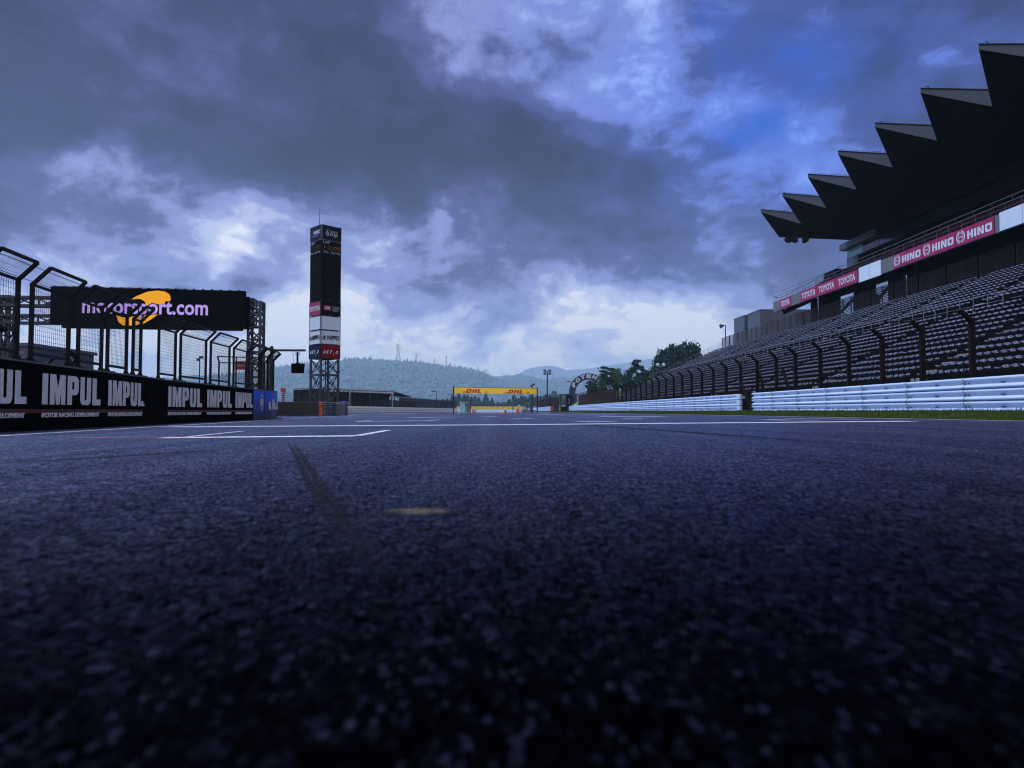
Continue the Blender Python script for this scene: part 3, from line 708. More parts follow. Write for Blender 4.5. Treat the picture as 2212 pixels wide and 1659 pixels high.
# cables between frames, and frames round the curved end
prev = None
curvep = [p for p in WP[6:12]]
for i, p in enumerate(curvep):
    a = WP[5 + i]; n_ = normal((WP[min(len(WP) - 1, 7 + i)] - a).normalized()); q = p - n_ * .15; mb = MB(); t3 = fpost(q, n_, mb); mb.build('post', 'dark_steel', wf)
    if prev:
        mb = MB(); a0, a1, a2 = prev; c0, c1, c2 = t3; lo = Z * .14
        mb.beam(a0 + lo, c0 + lo, .04, .05); mb.beam(a1, c1, .04, .04); mb.beam(a2, c2, .045, .045)
        for k in range(1, 9): t = k / 9; mb.wire(a0.lerp(c0, t) + lo, a1.lerp(c1, t), .003); mb.wire(a1.lerp(c1, t), a2.lerp(c2, t), .003)
        for k in range(1, 14): z = k / 14; mb.wire((a0 + lo).lerp(a1, z), (c0 + lo).lerp(c1, z), .0026)
        mb.build('mesh_panel', 'wire', wf)
    prev = t3
mb = MB()
P3 = []
for (xa, xb) in panels:
    for x in (xa, xb):
        p, u = wall_pt(x, 888); n_ = normal(u); p = p - n_ * .15; P3.append((p, n_))
for (p, n_), (q, m_) in zip(P3[:-1], P3[1:]):
    for hgt, off in ((ZB + .04, .03), (ZT - .06, ARM * .8)):
        a = Vector((p.x, p.y, hgt)) + n_ * off; b_ = Vector((q.x, q.y, hgt)) + m_ * off; mb.wire(a, b_, .006)
mb.build('cable', 'wire', wf)

# ------------------------------------------------------------------ white guardrails on the right
XR = 14.5; RT0, RT1 = .21, 1.265; TH = (RT1 - RT0 - .05) / 3
def rail_profile(z0): # W-beam cross-section (x towards the track is negative)
    return [(.045, 0), (-.05, .09), (-.058, .16), (-.05, .23), (.045, .40), (.045, .58), (-.05, .76), (-.058, .84), (-.05, .91), (.045, 1.0)]
def guard(name, x0, y0, x1, y1, z0, z1, label, seams=2.9, cap_near=False, capmat='white_rail', m='white_rail', detail=True, tiers=3, flip=1, cat='guardrail', gap=.016):
    t = empty(name, (x0, y0, z0), label, cat)
    th = (z1 - z0 - gap * (tiers - 1)) / tiers
    L = math.hypot(x1 - x0, y1 - y0); ux, uy = (x1 - x0) / L, (y1 - y0) / L; nx, ny = uy, -ux   # nx points to +x side for uy=1
    if flip < 0: nx, ny = -nx, -ny
    n = max(1, int(L / seams))
    for k in range(tiers):
        mb = MB(); zz0 = z0 + k * (th + gap); prof = rail_profile(0)
        for s in range(n):
            s0, s1 = s * L / n, (s + 1) * L / n + (.10 if s < n - 1 else 0); w0 = 0 if s % 2 == 0 else -.007; V = []
            for sd_ in (s0, s1):
                for (dx, dz) in prof:
                    V.append((x0 + ux * sd_ + nx * (dx + w0), y0 + uy * sd_ + ny * (dx + w0), zz0 + dz * th))
                for (dx, dz) in prof[::-1]:
                    V.append((x0 + ux * sd_ + nx * (dx + w0 + .006), y0 + uy * sd_ + ny * (dx + w0 + .006), zz0 + dz * th))
            m_ = len(prof) * 2
            mb.cur = 0
            mb.add(V, [(i, (i + 1) % m_, m_ + (i + 1) % m_, m_ + i) for i in range(m_)] + [tuple(range(m_ - 1, -1, -1)), tuple(range(m_, 2 * m_))])
            if detail and y0 + uy * s0 < 75:
                mb.cur = 1
                for (bs, pat) in ((s1 - .05, (.17, .47, .53, .83)), (s0 + L / n * .5, (.47, .53))):
                    for ds in (-.11, .11) if len(pat) > 2 else (-.05, .05):
                        for q in (.12, .49, .88) if len(pat) > 2 else (.49,):
                            px_, py_ = x0 + ux * (bs + ds), y0 + uy * (bs + ds); dxx = .022 if q == .49 else -.02
                            mb.box((px_ + nx * (dxx - .018 + w0), py_ + ny * (dxx - .018 + w0), zz0 + q * th), (.016, .055, .034))
                # dark seam of the lapped joint
                px_, py_ = x0 + ux * s1, y0 + uy * s1
                for a, b_ in zip(prof[:-1], prof[1:]):
                    mb.beam((px_ + nx * (a[0] - .010), py_ + ny * (a[0] - .010), zz0 + a[1] * th), (px_ + nx * (b_[0] - .010), py_ + ny * (b_[0] - .010), zz0 + b_[1] * th), .018, .010)
        mb.build('rail', [m, 'bolt'], t)
    mb = MB(); npst = max(2, int(L / 2.0))
    npst = min(npst, 90)
    for k in range(npst + 1):
        q = k / npst * L; mb = MB(); mb.box((x0 + ux * q + nx * .13, y0 + uy * q + ny * .13, (z0 + z1) / 2 - .05), (.10, .10, z1 - z0 - .05)); mb.build('post', 'galv', t)
    if cap_near:
        for k in range(tiers):
            zz0 = z0 + k * (th + gap); mb = MB(); c = (x0 - ux * .02, y0 - uy * .02)
            P = [(c[0] + nx * (.09 + .16 * math.cos(a)), c[1] - .25 * math.sin(a) , zz0 + .01) for a in [math.pi * i / 8 for i in range(9)]]
            mb.prism(P, (0, 0, th - .02)); mb.build('end_cap', capmat, t, bevel=.02)
    return t
yg0 = AX(1626, 888, XR).y; yg1 = AX(1594, 888, XR).y
guard('guardrail', XR, 6, XR, yg0, RT0, RT1, 'white three-tier steel guardrail nearest the camera, filling the right edge of the photo')
guard('guardrail', XR, yg1, XR, 134, RT0, RT1, 'long white three-tier guardrail running from the gap to the marshal hut', cap_near=True)

# fence with cranked posts behind the guardrail
XF = 15.8
rf = empty('catch_fence', (XF, 40, .1), 'tall black catch fence with cranked posts and chain link between guardrail and grandstand', 'fence')
fys = [AX(px, 888, XF).y for px in (2104, 1995.7, 1908.6, 1836, 1774, 1720, 1678.6, 1637, 1601)]
yy = fys[0]
while yy > 12: yy -= 2.75; fys.insert(0, yy)
yy = fys[-1]
while yy < 128: yy += 2.75; fys.append(yy)
for y in fys:
    mb = MB(); w = .17
    mb.beam((XF, y, .1), (XF, y, 3.28), w, .12, (0, 1, 0)); mb.beam((XF + .02, y, 3.22), (XF - .40, y, 3.60), .10, w, (0, 1, 0)); mb.build('post', 'rust_steel', rf)
mb = MB(); ya, yb = fys[0], fys[-1]; z0, z1 = .35, 3.25; hgt = z1 - z0; pitch = .16
y = ya - hgt
while y < yb:
    for sg in (0, 1):
        a0, a1 = max(y, ya), min(y + hgt, yb)
        if a1 > a0:
            f0, f1 = (a0 - y) / hgt, (a1 - y) / hgt
            if sg: f0, f1 = 1 - f0, 1 - f1
            mb.wire((XF - .08, a0, z0 + f0 * hgt), (XF - .08, a1, z0 + f1 * hgt), .0050)
    y += pitch
mb.build('chain_link', 'rust_steel', rf)
mb = MB()
for k in range(52): z = .35 + k * .056; mb.beam((XF - .10, 88, z), (XF - .10, yb, z), .006, .046)
mb.build('mesh_panel', 'brown_mesh', rf)
mb = MB()
for z in (.35, .9, 1.5, 2.1, 2.7, 3.25): mb.wire((XF - .085, ya, z), (XF - .085, yb, z), .007)
for k in range(5): mb.wire((XF - .06 - .08 * k, ya, 3.28 + .07 * k), (XF - .06 - .08 * k, yb, 3.28 + .07 * k), .005)
mb.build('cable', 'rust_steel', rf)
mb = MB()
for px in (1637, 1688):
    mb = MB(); y = AX(px, 888, XF).y; mb.beam((XF + .1, y, 2.6), (XF + .1, y - 1.6, .2), .14, .10)
    if px == 1637: mb.build('brace', 'rust_steel', rf)
mb.build('brace', 'rust_steel', rf); mb = MB()
y = AX(1612, 888, XR).y; mb.beam((XR + .05, y + .9, 1.9), (XR + .05, y - .9, .12), .12, .16)
mb.build('brace', 'rust_steel', rf)
# second fence and rail beyond the hut
rf2 = empty('catch_fence', (16.2, 220, .2), 'dark brown catch fence running on behind the short pale rail beyond the hut', 'fence')
for k in range(34):
    y = 174 + k * 2.8; mb = MB(); mb.beam((16.2, y, .1), (16.2, y, 3.6), .2, .16, (0, 1, 0)); mb.beam((16.2, y, 3.55), (15.8, y, 3.95), .12, .18, (0, 1, 0)); mb.build('post', 'rust_steel', rf2)
mb = MB()
for k in range(60): z = .4 + k * .058; mb.beam((16.05, 174, z), (16.05, 267, z), .01, .050)
mb.build('mesh_panel', 'brown_mesh', rf2)
guard('guardrail', 15.0, 177, 14.9, 268, .25, 1.5, 'short pale guardrail with orange end block beyond the marshal hut', detail=False)
b = MB(); b.box((14.75, 176.6, .9), (.75, .5, 1.35)); tag(b.build('barrier_block', 'orange', bevel=.05), 'upright orange block capping the pale rail beyond the hut', 'barrier')
# ------------------------------------------------------------------ grandstand
gs = empty('grandstand', (30, 60, 0), 'huge two-tier grandstand with dark sawtooth roof and pale seats on the right', 'grandstand')
YN, YE = 8.0, 122.0
def prof_extrude(mb, prof, y0, y1):
    n = len(prof); V = [(x, y0, z) for x, z in prof] + [(x, y1, z) for x, z in prof]
    mb.add(V, [tuple(range(n)), tuple(range(2 * n - 1, n - 1, -1))] + [(i, n + i, n + (i + 1) % n, (i + 1) % n) for i in range(n)])
S1 = [(20.4 + .8 * i, E0 + 1.40 + .40 * i) for i in range(12)]
S2 = [(31.2 + .8 * i, E0 + 6.75 + .375 * i) for i in range(11)]
top = [(19.8, 0.0), (19.8, S1[0][1])]
for i, (x, z) in enumerate(S1):
    if i: top += [(x - .4, S1[i - 1][1]), (x - .4, z)]
xw = S1[-1][0] + .5; top += [(xw, S1[-1][1]), (xw, E0 + 6.05), (30.8, E0 + 6.05), (30.8, S2[0][1])]
for i, (x, z) in enumerate(S2):
    if i: top += [(x - .4, S2[i - 1][1]), (x - .4, z)]
top += [(40.6, S2[-1][1]), (41.2, S2[-1][1]), (41.2, 0)]
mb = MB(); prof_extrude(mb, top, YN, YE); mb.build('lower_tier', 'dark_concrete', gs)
# stairways
AIS = [YN + 4 + 10.4 * i for i in range(11)]
for ya in AIS:
    mb = MB()
    for S, h in ((S1, .40), (S2, .375)):
        for i, (x, z) in enumerate(S): mb.bb(x - .70, x - .402, ya - .42, ya + .42, z - h + .004, z - h / 2)
    mb.build('stairway', 'step_concrete', gs)
# seats
def seat_template():
    prof = [(.15, .49), (.135, .41), (.08, .34), (-.10, .33), (-.20, .35), (-.235, .315)]   # back top ... front lip
    us = [-.20, -.145, 0, .145, .20]; V = []; W = []
    for (x, z) in prof:
        for u in us:
            k = (abs(u) / .20) ** 3
            V.append((x - (.05 * k if z > .4 else 0), u, z + (.05 * k if z < .45 else -.05 * k)))
            W.append((V[-1][0] + .02, u * 1.0, V[-1][2] - .028))
    n = 5; Fs = []
    for j in range(len(prof) - 1):
        for i in range(n - 1):
            a = j * n + i; Fs.append((a, a + 1, a + n + 1, a + n)); Fs.append((a + 30, a + n + 30, a + n + 31, a + 31))
    bd = [i for i in range(n)] + [j * n + n - 1 for j in range(1, 6)] + [25 + i for i in range(3, -1, -1)] + [j * n for j in range(4, 0, -1)]
    for a, c in zip(bd, bd[1:] + bd[:1]): Fs.append((a, a + 30, c + 30, c))
    V += W
    return V, Fs
SV, SF = seat_template()
spots = []
rs = random.Random(11)
for si, S in enumerate((S1, S2)):
    for (x, z) in S:
        y = max(YN + .6, 1.05 * x - 8)
        while y < YE - .4:
            if all(abs(y - a) > .58 for a in AIS) and rs.random() > .012: spots.append((x, y, z, rs.uniform(-.03, .03)))
            y += .50
def seat_key(s):
    x, y, z, _ = s; off = x / y * 1475
    vis = off < 1142 and z > 0
    return (0 if vis else 1, math.sqrt(x * x + y * y))
spots.sort(key=seat_key)
tm = bpy.data.meshes.new('seat'); tm.from_pydata(SV, [], SF); tm.materials.append(M['seat_plastic'])
for (x, y, z, t) in spots[:100]:
    o = bpy.data.objects.new('seat', tm); COL.objects.link(o); o.parent = gs; o.location = Vector((x, y, z)) - gs.location; o.rotation_euler = (0, t, 0)
mb = MB()
for (x, y, z, t) in spots[100:]: mb.add([(x + v[0] + v[2] * t, y + v[1], z + v[2]) for v in SV], SF)
mb.build('seat', 'seat_plastic', gs, kind='stuff')
# rails of the lower tier
def rail(mb, x, y0, y1, z, h, pitch, r=.022, mid=True):
    mb.beam((x, y0, z + h), (x, y1, z + h), .05, .04)
    if mid: mb.beam((x, y0, z + h * .5), (x, y1, z + h * .5), .02, .02)
    y = y0
    while y <= y1: mb.beam((x, y, z), (x, y, z + h), r, r, (0, 1, 0)); y += pitch
for k in range(11):
    y0 = YN + k * 10.4; mb = MB(); rail(mb, 30.0, y0 + .2, min(YE, y0 + 10.0), E0 + 6.05, 1.05, 1.25, .035); mb.build('walkway_rail', 'handrail', gs)
mb = MB(); rail(mb, 19.85, YN, YE, S1[0][1] - .02, .55, 1.7, .04); 
for k in range(int((YE - YN) / .34)): mb.wire((19.85, YN + k * .34, S1[0][1] - .05), (19.85, YN + k * .34, S1[0][1] + .5), .008)
mb.build('front_rail', 'rust_steel', gs)
mb = MB()   # end rail stepping down the far end
for S in (S1, S2):
    for (x, z), (x2, z2) in zip(S[:-1], S[1:]):
        mb.beam((x, YE - .1, z + 1.1), (x2, YE - .1, z2 + 1.1), .05); mb.beam((x, YE - .1, z + .6), (x2, YE - .1, z2 + .6), .03); mb.beam((x, YE - .1, z), (x, YE - .1, z + 1.1), .04)
mb.beam((S1[-1][0], YE - .1, S1[-1][1] + 1.1), (S2[0][0], YE - .1, S2[0][1] + 1.1), .05)
mb.build('end_rail', 'handrail', gs)
# slatted screens behind the top row
y = YE - .2; XS = 40.9
while y > 12:
    mb = MB(); z0, z1 = S2[-1][1], E0 + 13.2; ya, yb = y - 3.7, y
    for yy_ in (ya, (ya + yb) / 2, yb): mb.beam((XS, yy_, z0), (XS, yy_, z1), .10, .10, (0, 1, 0))
    n = 17
    for k in range(n): zc_ = z0 + .1 + (z1 - z0 - .15) * k / (n - 1); mb.beam((XS, ya, zc_), (XS, yb, zc_), .05, .085)
    mb.build('slatted_screen', 'louvre', gs); y -= 4.1
# dark back wall with openings under the upper deck
def yX(px, X): return AX(px, 888, X).y
XW = 44.0; ops = [(1814.3, 1850), (1891.4, 1924.3), (1955.7, 1965.7)]
edges = [91.5]
for a, b_ in ops: edges += [yX(a, XW), yX(b_, XW)]
edges.append(YN)
mb = MB()
for k in range(0, len(edges), 2): mb.bb(XW, XW + .4, edges[k + 1], edges[k], E0 + 8, E0 + 15.95)
for k in range(1, len(edges) - 1, 2): mb.bb(XW + .003, XW + .39, edges[k + 1], edges[k], E0 + 14.7, E0 + 15.9)
for k in (1, 3): mb.beam((XW + .1, edges[k] - .4, E0 + 12.6), (XW + .1, edges[k + 1] + .1, E0 + 13.9), .3, .25)
ym = (edges[3] + edges[4]) / 2; mb.beam((XW + .1, ym + .6, E0 + 9), (XW + .1, ym + .6, E0 + 13.4), .3, .3, (0, 1, 0))
mb.build('back_wall', 'underside', gs)
for yc in [90.6, 79.5, 68.5, 57.5, 46.5, 35.5, 24.5, 13.5]:
    mb = MB(); mb.beam((43.0, yc, E0 + 8), (43.0, yc, E0 + 15.2), .7, .6, (0, 1, 0)); mb.beam((38.8, yc, E0 + 13.3), (43.0, yc, E0 + 15.2), .5, .6); mb.build('column', 'underside', gs)
# upper deck
XB = 38.0; YD = 92.0
UD = [(39.0 + .85 * i, E0 + 14.3 + .46 * i) for i in range(11)]
prof = [(XB + .25, E0 + 13.5), (XB + .25, E0 + 14.5), (38.6, E0 + 14.5), (38.6, UD[0][1])]
for i, (x, z) in enumerate(UD):
    if i: prof += [(x - .42, UD[i - 1][1]), (x - .42, z)]
prof += [(48.4, UD[-1][1]), (48.4, E0 + 17.6)]
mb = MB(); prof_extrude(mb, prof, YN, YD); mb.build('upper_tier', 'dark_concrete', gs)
sp = []
for (x, z) in UD:
    y = YN + .6 + (x * 7 % .5)
    while y < YD - 1:
        if (y - YN) % 10.4 > 1.1: sp.append((x, y, z))
        y += .52
mb = MB()
for (x, y, z) in sp: mb.add([(x + v[0], y + v[1], z + v[2]) for v in SV], SF)
mb.build('upper_seat', 'seat_red', gs, kind='stuff')
# balcony front, with the advertising boards fixed along it
zb0, zb1 = E0 + 13.5, E0 + 14.85
mb = MB(); mb.bb(XB, XB + .245, YN, YD, zb0, zb1); mb.build('balcony_front', 'concrete', gs)
mb = MB(); rail(mb, XB + .15, YN, YD - .1, zb1, .72, 1.6, .03)
rail(mb, XB + 1.0, YN, YD - .1, zb1 + .9, .55, 2.1, .02, False); mb.build('balcony_rail', 'galv', gs)
mb = MB()
for (x, z), (x2, z2) in zip(UD[:-1], UD[1:]):
    mb.beam((x, YD - .1, z + 1.15), (x2, YD - .1, z2 + 1.15), .06); mb.beam((x, YD - .1, z + .6), (x2, YD - .1, z2 + .6), .04); mb.beam((x, YD - .1, z), (x, YD - .1, z + 1.15), .045)
mb.beam((XB, YD - .1, zb1 + .7), (UD[0][0], YD - .1, UD[0][1] + 1.15), .06)
mb.build('deck_end_rail', 'handrail', gs)
mb = MB(); x, z = UD[7]; mb.bb(x, x + 3.2, YD - 3.5, YD - .3, z, z + 1.3); mb.build('stair_head', 'underside', gs)
# glazed boxes above the deck
sb = MB(); sb.bb(47.2, 55, YN, YD - 9, E0 + 21.9, E0 + 22.75); sb.build('suite_roof', 'underside', gs)
sb = MB(); sb.bb(47.2, 55, YD - 8.99, YD - .2, E0 + 21.9, E0 + 22.75); sb.build('suite_roof', 'fascia', gs)
sb = MB(); sb.bb(48.2, 54.9, YN, YD - 3.2, E0 + 18.6, E0 + 20.75); sb.build('suite_wall', 'dark_concrete', gs)
sb = MB(); sb.bb(48.0, 54.0, YD - 3.4, YD - .6, E0 + 18.6, E0 + 20.75); sb.build('suite_wall', 'fascia', gs)
for k in range(20):
    y1 = YD - .6 - k * 4.0
    if y1 - 3.8 < YN: break
    sb = MB(); sb.bb(48.05, 48.13, y1 - 3.85, y1, E0 + 20.753, E0 + 21.897); sb.build('suite_window', 'green_glass' if k == 0 else 'glass_dark', gs)
sb = MB(); sb.bb(48.14, 54, YD - .68, YD - .6, E0 + 20.753, E0 + 21.897); sb.build('suite_window', 'green_glass', gs)
# sawtooth roof
XT = 34.0; tips = [(1643.7, 450.3), (1690.9, 416), (1746.6, 374), (1812, 326.6), (1891.4, 267.8), (1990.6, 194.6), (2114.3, 102.6)]
TY = [AX(p[0], p[1], XT).y for p in tips]; TZ = sum(AX(p[0], p[1], XT).z for p in tips) / 7
D = (TY[0] - TY[6]) / 6; NB = int((TY[0] - YN) / D) + 2
XV = XT + .632 * D; ZV = TZ - .36 * D; ZV1 = TZ - .17 * D
roof_end = TY[0] + .665 * D
for i in range(NB):
    Y = TY[0] - D * i
    T = Vector((XT, Y, TZ)); Tb = T - Z * .30
    V1 = Vector((XV, Y - .334 * D, ZV1)); V1b = Vector((XV, Y - .334 * D, ZV)); E = Vector((XV, Y + .666 * D - .002, ZV)); Et = Vector((XV, E.y, ZV1))
    Bk0, Bk1 = Vector((56, V1.y, TZ - 1.2)), Vector((56, E.y, TZ - 1.2)); Bu0, Bu1 = Vector((56, V1.y, E0 + 22.76)), Vector((56, E.y, E0 + 22.76))
    mb = MB(); mb.add([Tb, V1b, E, Bu0, Bu1], [(0, 1, 2), (2, 1, 3, 4)])
    if i == 0: mb.add([T, E, Et, Bk1, Bu1], [(1, 2, 3, 4)])
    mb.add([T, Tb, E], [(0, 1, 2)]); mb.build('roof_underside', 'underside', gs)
    mb = MB(); mb.add([T, V1, Et, E, Bk0, Bk1], [(0, 3, 1), (3, 2, 1) , (1, 2, 5, 4)]); mb.add([Bk0, Bk1, Bu1, Bu0], [(0, 1, 2, 3)]); mb.build('roof_top', 'roof_top', gs)
    n_ = Vector((-.45, -1, 0)).normalized() * .01
    mb = MB(); mb.add([T + n_, V1 + n_, V1b + n_, Tb + n_], [(0, 1, 2, 3)]); mb.build('roof_fascia', 'fascia', gs)
    mb = MB(); up = Z * .05; mb.beam(T + up + n_, V1 + up + n_, .10, .10)
    if i < 4:
        up2 = Z * .22
        for k in range(9): q = T.lerp(V1, .05 + .1 * k); mb.beam(q, q + up2, .03, .03, (0, 1, 0)); mb.beam(q + up2, T.lerp(V1, .12 + .1 * k) + up2, .03)
    else: q = T.lerp(V1, .12); mb.beam(q, q + Z * .2, .04, .04, (0, 1, 0)); mb.beam(q + Z * .2, q + Z * .26 + Vector((-.2, 0, 0)), .04)
    mb.build('roof_edge_trim', 'dark_steel', gs)
# horn loudspeakers under the roof
for k, px in enumerate((1706, 1720, 1735)):
    p = AY(px, 510, roof_end - 2.0 - .3 * k); t = empty('loudspeaker', p, ('leftmost', 'middle', 'rightmost')[k] + ' of three black horn speakers under the far corner of the stand roof', 'loudspeaker', 'speakers under the roof corner')
    mb = MB(); mb.beam(p + Z * .9, p, .10, .10, (0, 1, 0)); mb.build('bracket', 'horn', t)
    mb = MB(); d = Vector((-.45 if k < 2 else .2, -.35, -.75)).normalized(); mb.tube(p - d * .3, p + d * .15, .22, .26, 10); mb.tube(p + d * .1501, p + d * .8, .26, .48, 12); mb.build('horn', 'horn', t)
# ------------------------------------------------------------------ boards on the balcony
def ybx(zx): return AX(1580 + zx * .2857, 640, XB).y
def board(zxa, zxb, m, label, text, z0, z1, emblem=False, seamz=()):
    ya, yb = ybx(zxa), ybx(zxb); t = empty('advertising_board', (XB, (ya + yb) / 2, z0), label, 'banner')
    mb = MB(); mb.bb(XB - .07, XB - .004, yb + .012, ya - .012, z0, z1); mb.build('panel', m, t)
    W = ya - yb; H = z1 - z0
    mb = MB(); ys_ = (ya + yb) / 2
    mb.beam((XB - .072, ys_, z0 + .01), (XB - .072, ys_, z1 - .01), .02, .008, (0, 1, 0)); mb.build('panel_seam', 'dark_steel', t)
    O = Vector((XB - .08, ya - W * .10, z0 + H * .24)); U = Vector((0, -1, 0))
    if text == 'TOYOTA':
        mb = MB(); text_to(mb, text, O - Z * H * .02, U, Z, W * .80, H * .58, bold=.028, space=1.04); mb.build('lettering', 'white_letter', t)
    elif text == 'HINO':
        mb = MB(); glyph_word(mb, 'HINO', Vector((XB - .08, ya - W * .33, z0 + H * .22)), U, Z, W * .63, H * .50); mb.build('lettering', 'white_letter', t)
        mb = MB(); Oe = Vector((XB - .08, ya - W * .03, z0 + H * .10)); ew, eh = W * .24, H * .80
        shape_to(mb, [arcband(.5, .5, .50, .50, .40, .42, 105, 255)], Oe, U, Z, ew, eh); shape_to(mb, [arcband(.5, .5, .50, .50, .40, .42, -75, 75)], Oe, U, Z, ew, eh)
        shape_to(mb, [arcband(.5, .5, .34, .36, .26, .30, 20, 160)], Oe, U, Z, ew, eh); shape_to(mb, [arcband(.5, .5, .34, .36, .26, .30, 200, 340)], Oe, U, Z, ew, eh)
        shape_to(mb, [[(.14, .46), (.86, .46), (.86, .54), (.14, .54)]], Oe, U, Z, ew, eh); mb.build('emblem', 'white_letter', t)
    return t
zA, zB_ = zb0 + .02, zb1 - .03
board(370, 453, 'pink_banner', 'small pink board with white lettering at the far left end of the balcony', 'TOYOTA', zA, zB_)
board(525, 653, 'pink_banner', 'pink board with white lettering, left one of the row of three', 'TOYOTA', zA, zB_)
board(653.5, 800, 'pink_banner', 'pink board with white lettering, middle one of the row of three', 'TOYOTA', zA, zB_)
board(800.5, 962, 'pink_banner', 'pink board with white lettering beside the blank white panel, right one of three', 'TOYOTA', zA, zB_)
board(972, 1140, 'white_panel', 'blank white board between the two runs of pink boards', '', zA - .12, zB_ + .1)
board(1235, 1455, 'pink_banner', 'pink board with round emblem and white lettering, left one of the three larger ones', 'HINO', zA, zB_)
board(1457, 1710, 'pink_banner', 'pink board with round emblem and white lettering, middle one of the three larger ones', 'HINO', zA, zB_)
board(1712, 2008, 'pink_banner', 'pink board with round emblem and white lettering, nearest of the three larger ones', 'HINO', zA, zB_)
board(2050, 2420, 'white_panel', 'blank bluish white board at the right edge of the photo', '', zA, zB_ + .1)
# ------------------------------------------------------------------ concrete blocks behind the far end of the stand
def block(x0, x1, y0, y1, h, label):
    t = empty('service_building', ((x0 + x1) / 2, y0, 0), label, 'building'); mb = MB(); mb.bb(x0, x1, y0, y1, 0, h); mb.build('wall', 'building_grey', t)
    mb = MB(); mb.bb(x0 - .05, x1 + .05, y0 - .05, y1 + .05, h + .003, h + .25); mb.build('roof_coping', 'building_grey', t)
    mb = MB(); mb.beam((x0 + (x1 - x0) * .4, y0 - .06, h * .6), (x0 + (x1 - x0) * .4, y0 - .06, h * .9), .15, .1, (0, 1, 0)); mb.bb(x0, x1, y0 - .02, y0 - .003, h * .82, h * .825); mb.build('downpipe', 'dark_steel', t)
block(46.0, 49.3, 124.5, 130, E0 + 17.5, 'narrow grey concrete block behind the seats, left of the wider one')
block(46.4, 60, 118, 124, E0 + 17.6, 'wide grey concrete block between the slatted screens and the upper deck')
# ------------------------------------------------------------------ big screen on its truss frame (left)
def lattice(mb, p, q, w, n, r, rd=None):     # square box truss from p to q
    p, q = Vector(p), Vector(q); d = (q - p).normalized(); up = Z if abs(d.z) < .9 else Vector((0, 1, 0))
    a = d.cross(up).normalized() * (w / 2); b_ = a.normalized().cross(d) * (w / 2); cs = [a + b_, a - b_, -a - b_, -a + b_]; rd = rd or r * .6
    for c in cs: mb.beam(p + c, q + c, r)
    for k in range(n + 1):
        t = p.lerp(q, k / n)
        for i in range(4): mb.beam(t + cs[i], t + cs[(i + 1) % 4], rd)
        if k < n:
            t2 = p.lerp(q, (k + 1) / n)
            for i in range(4):
                x, y_ = (cs[i], cs[(i + 1) % 4]) if k % 2 else (cs[(i + 1) % 4], cs[i]); mb.beam(t + x, t2 + y_, rd)
PL = AY(102, 888, 45); PR = AY(525, 888, 46.4); zt_ = AY(102, 618.4, 45).z; zb_ = AY(525, 714, 46.4).z
UB = (PR - PL); UB.z = 0; WB = UB.length; UB.normalize(); NB_ = UB.cross(Z)
def onb(px, py):
    d = ray(px, py); o_ = Vector((0, 0, EYE)); t = (PL - o_).dot(NB_) / d.dot(NB_); return o_ + d * t
scr = empty('led_screen', (PL + PR) / 2 * 1.0, 'wide black digital screen showing a white word over a yellow swoosh', 'screen')
mb = MB(); a = Vector((PL.x, PL.y, zb_ + .25)); 
c = (PL + PR) / 2; rzb = math.atan2(UB.y, UB.x)
mb.box((c.x - NB_.x * .2, c.y - NB_.y * .2, (zt_ + zb_ + .22) / 2), (WB, .4, zt_ - zb_ - .22), rzb); mb.box((c.x - NB_.x * .2 + UB.x * .3, c.y - NB_.y * .2, zb_ + .1), (WB - .9, .4, .20), rzb)
mb.box((PR.x - NB_.x * .45 - UB.x * .05, PR.y + .45, (zt_ + zb_) / 2 - .1), (.5, .45, zt_ - zb_ - .5), rzb); mb.build('housing', 'black_panel', scr)
mb = MB()
for k in range(21): q = PL + UB * (WB * (k + .2) / 21); mb.box((q.x - NB_.x * .3, q.y - NB_.y * .3, zt_ + .05), (.12, .12, .10), rzb)
for k in range(14): q = PL + UB * (WB * (k + .2) / 21); mb.wire((q.x, q.y + .3, zt_ + .09), (q.x + .75, q.y + .3, zt_ + .03 + .05 * (k % 2)), .02)
mb.build('cable_clips', 'dark_steel', scr)
def zpt(x, y): return x * .2857, 505.6 + y * .2857
def board_loop(loop):
    out = []
    for x, y in loop: p = onb(*zpt(x, y)); out.append(((p - PL).dot(UB), p.z))
    return out
up_c = [(975, 505), (1030, 470), (1110, 437), (1190, 427), (1250, 435), (1283, 458), (1292, 490), (1285, 508), (1250, 508), (1245, 527), (1200, 532), (1150, 520), (1105, 545), (1095, 510), (1060, 490), (1010, 492)]
lo_c = [(880, 615), (925, 630), (985, 630), (1000, 622), (1050, 622), (1050, 640), (1075, 640), (1095, 610), (1150, 612), (1197, 606), (1150, 640), (1090, 675), (1010, 692), (930, 690), (895, 665)]
mb = MB()
for lp in (up_c, lo_c): shape_to(mb, [board_loop(lp)], PL - Z * PL.z, UB, Z, 1, 1, depth=.006, gap=.01)
mb.build('swoosh', 'led_yellow', scr)
O = onb(*zpt(619, 634)); E_ = onb(*zpt(1572, 630)); tp = onb(*zpt(619, 503))
mb = MB(); text_to(mb, 'motorsport.com', Vector((O.x, O.y, O.z)), UB, Z, (E_ - O).dot(UB), tp.z - O.z + .05, bold=.022, depth=.006, gap=.022, space=1.02); mb.build('lettering', 'led_white', scr)
fr = empty('truss_frame', AY(30, 888, 48), 'grey steel truss frame carrying the big black screen', 'truss')
mb = MB()
for y0, y1 in ((640.5, 658.7), (680, 696)):
    za, zb2 = AY(50, y0, 46.5).z, AY(50, y1, 46.5).z; w = za - zb2; zc2 = (za + zb2) / 2
    lattice(mb, (AY(-260, 888, 46).x, 46.6, zc2), (PR.x + .3, 47.6, zc2), w, 18, .16, .09)
mb.build('beam', 'grey_metal', fr)
